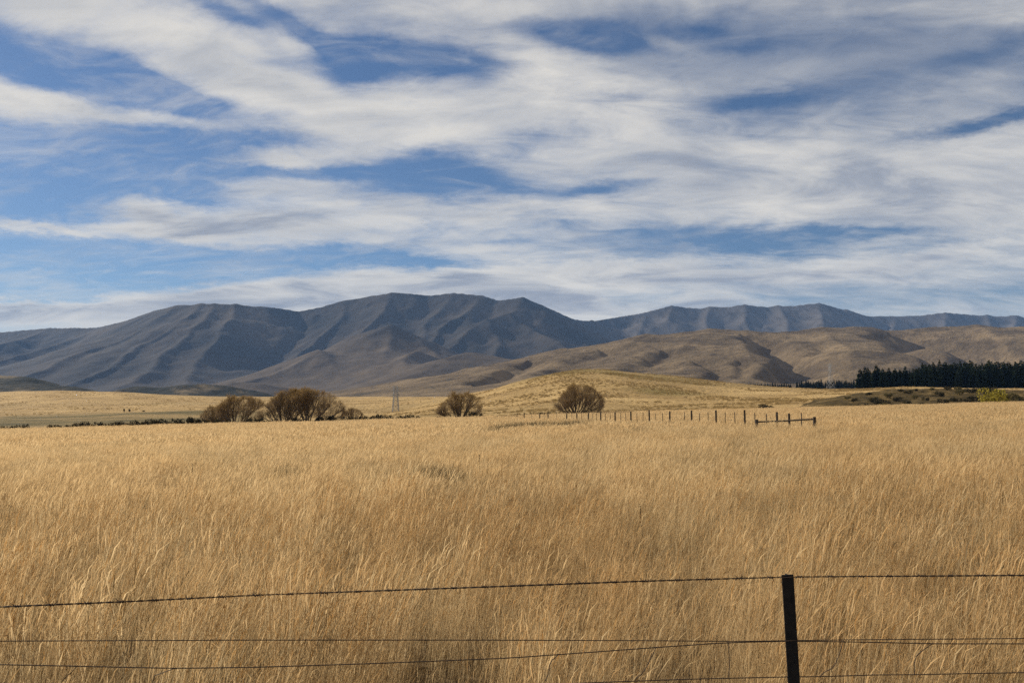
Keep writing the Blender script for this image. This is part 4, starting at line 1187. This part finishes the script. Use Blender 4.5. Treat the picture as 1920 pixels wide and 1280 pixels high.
# ------------------------------------------------------------------ wire fence in the foreground
def near_fence():
    Yf = lambda u: 3.70 + 0.25 * (u / 1478.0) * (1 + 0.03 * (u - 1478) / 1478)
    root = empty('barbed_wire_fence', onground(1485, 3.95)); tag(root, 'foreground barbed wire fence with black steel post and sagging netting wires', 'fence')
    o0 = root.location
    def W(u, v, dy=0.0):
        return at(u, v, Yf(u) + dy) - o0
    def path(uv, n=26, dy=0.0):
        us = [p[0] for p in uv]; vv = [p[1] for p in uv]
        out = []
        for u in np.linspace(us[0], us[-1], n * max(1, int((us[-1] - us[0]) / 400))):
            # smooth through the given points
            v = 0; wsum = 0
            for du in (-30, -15, 0, 15, 30):
                v += float(np.interp(u + du, us, vv)); wsum += 1
            out.append(W(u, v / wsum, dy))
        return out
    # steel star posts; the one in view leans a little left at the top
    def star_post(top, foot, nm='post'):
        m_ = MB(); ax = (top - foot).normalized()
        uu = Vector((1, 0, 0)); uu = (uu - ax * uu.dot(ax)).normalized(); vv = ax.cross(uu)
        hw, th, st = 0.0285, 0.006, 0.034
        prof = [uu * x_ + vv * y_ for x_, y_ in ((-hw, 0), (hw, 0), (hw, th), (th / 2, th * 1.3), (th / 2, st), (-th / 2, st), (-th / 2, th * 1.3), (-hw, th))]
        if vv.y < 0: prof = [uu * x_ - vv * y_ for x_, y_ in ((-hw, 0), (hw, 0), (hw, th), (th / 2, th * 1.3), (th / 2, st), (-th / 2, st), (-th / 2, th * 1.3), (-hw, th))]
        n = len(prof)
        for c_ in (foot, top):
            m_.v += [c_ + q for q in prof]
        for k in range(n): m_.f.append((k, (k + 1) % n, n + (k + 1) % n, n + k))
        m_.f += [tuple(range(n - 1, -1, -1)), tuple(range(n, 2 * n))]
        return link(nm, m_.mesh('steel_post', M_STEEL), root)
    top = W(1477, 1077); b1 = W(1489, 1280); dirv = (b1 - top)
    foot = top + dirv * (1.55 / dirv.length)
    star_post(top, foot)
    for uo, vt in ((-330, 1147), (3300, 1062)):
        tp = W(uo, vt); star_post(tp, tp - Vector((0, 0, 1.5)))
    # barbed strand: two twisted wires with barbs
    bw = path([(-330, 1149), (0, 1137), (240, 1127), (480, 1115), (900, 1100), (1200, 1089), (1478, 1081), (1600, 1080), (1920, 1078), (2500, 1072), (3300, 1066)], 90)
    root_b = None
    for ph in (0, math.pi):
        m_ = MB(); pts = []
        L = 0.0
        for i, p in enumerate(bw):
            if i: L += (p - bw[i - 1]).length
            a = ph + L / 0.045 * math.pi
            pts.append(p + Vector((0, math.cos(a), math.sin(a))) * 0.0023)
        m_.tube(pts, 0.0022, 4)
        o = link('barbed_strand', m_.mesh('barbed_strand', M_WIRE), root)
        root_b = root_b or o
    g = random.Random(77)
    cum = [0.0]
    for i in range(1, len(bw)): cum.append(cum[-1] + (bw[i] - bw[i - 1]).length)
    s = 0.06; total_l = cum[-1]
    while s < total_l:
        i = max(k for k in range(len(cum)) if cum[k] <= s); i = min(i, len(bw) - 2)
        f = (s - cum[i]) / max(cum[i + 1] - cum[i], 1e-6); c = bw[i].lerp(bw[i + 1], f)
        t = (bw[i + 1] - bw[i]).normalized()
        m_ = MB()
        wr = []
        for k in range(15):
            a = k * 0.9
            wr.append(c + t * (k - 7) * 0.0016 + Vector((0, math.cos(a), math.sin(a))) * 0.0048)
        m_.tube(wr, 0.0022, 4)
        for e, sg in ((wr[0], -1), (wr[-1], 1)):
            for q in range(2):
                dv = Vector((g.uniform(-0.5, 0.5) + sg * 0.4, g.gauss(0, 0.5), g.choice((-1, 1)) * g.uniform(0.5, 1))).normalized()
                m_.tube([e, e + dv * g.uniform(0.014, 0.024)], [0.0018, 0.0009], 4)
        link('barb', m_.mesh('barb', M_WIRE), root_b)
        s += 0.152 * g.uniform(0.97, 1.03)
    wires = [
        ([(-330, 1203), (0, 1201), (240, 1200), (480, 1199), (900, 1199), (1200, 1200), (1380, 1201.5), (1478, 1200), (1600, 1198.5), (1920, 1196), (3300, 1188)], 0.0017, 0.0),
        ([(-330, 1240), (0, 1245), (144, 1248), (328, 1252), (480, 1250), (700, 1243), (950, 1233), (1050, 1226), (1230, 1213), (1360, 1204), (1478, 1201), (1570, 1202), (1650, 1203.5), (1750, 1206), (1920, 1206), (3300, 1215)], 0.0019, 0.012),
        ([(-330, 1330), (0, 1325), (480, 1312), (1090, 1279.5), (1300, 1272), (1390, 1270), (1478, 1268), (1540, 1267.5), (1650, 1264), (1720, 1264), (1800, 1262), (1920, 1260), (3300, 1245)], 0.0018, 0.006),
    ]
    for uv, r_, dy in wires:
        m_ = MB(); m_.tube(path(uv, 26, dy), r_ * 1.35, 5); link('wire', m_.mesh('fence_wire', M_WIRE), root)
    # loose netting stays: bent verticals hooked on the sagging wire
    stays = [[(144, 1248), (135, 1258), (122, 1270), (112, 1282), (104, 1300)], [(328, 1252), (306, 1260), (290, 1266), (287, 1275), (284, 1295)],
             [(1048, 1226), (1036, 1236), (1030, 1246), (1029, 1262), (1022, 1276)], [(1230, 1213), (1222, 1230), (1212, 1250), (1203, 1263), (1192, 1272)],
             [(1366, 1204), (1367, 1225), (1368, 1250), (1366, 1270)], [(1581, 1202), (1574, 1225), (1567, 1243), (1560, 1252), (1545, 1260), (1538, 1267)],
             [(1748, 1206), (1732, 1217), (1718, 1229), (1714, 1245), (1715, 1264)]]
    for st in stays:
        m_ = MB(); m_.tube([W(u, v, 0.012) for u, v in st], 0.0021, 5)
        o = link('netting_stay', m_.mesh('netting_stay', M_WIRE), root)
        k_ = MB(); a = W(*st[0], 0.012); ring = []
        for q in range(13): ring.append(a + Vector(((q - 6) * 0.0013, math.cos(q * 1.0) * 0.0034, math.sin(q * 1.0) * 0.0034)))
        k_.tube(ring, 0.0013, 4); link('knot', k_.mesh('wire_knot', M_WIRE), o)
    # ties at the post
    for (u, v, du, dv) in ((1463, 1083, 6, 20), (1462, 1202, -4, 20)):
        m_ = MB(); m_.tube([W(1486, v - 2, -0.02), W(u, v, -0.012), W(u + du * 0.4, v + dv * 0.4, -0.01), W(u + du, v + dv, -0.012)], 0.0013, 4)
        link('wire_tie', m_.mesh('wire_tie', M_WIRE), root)
near_fence()
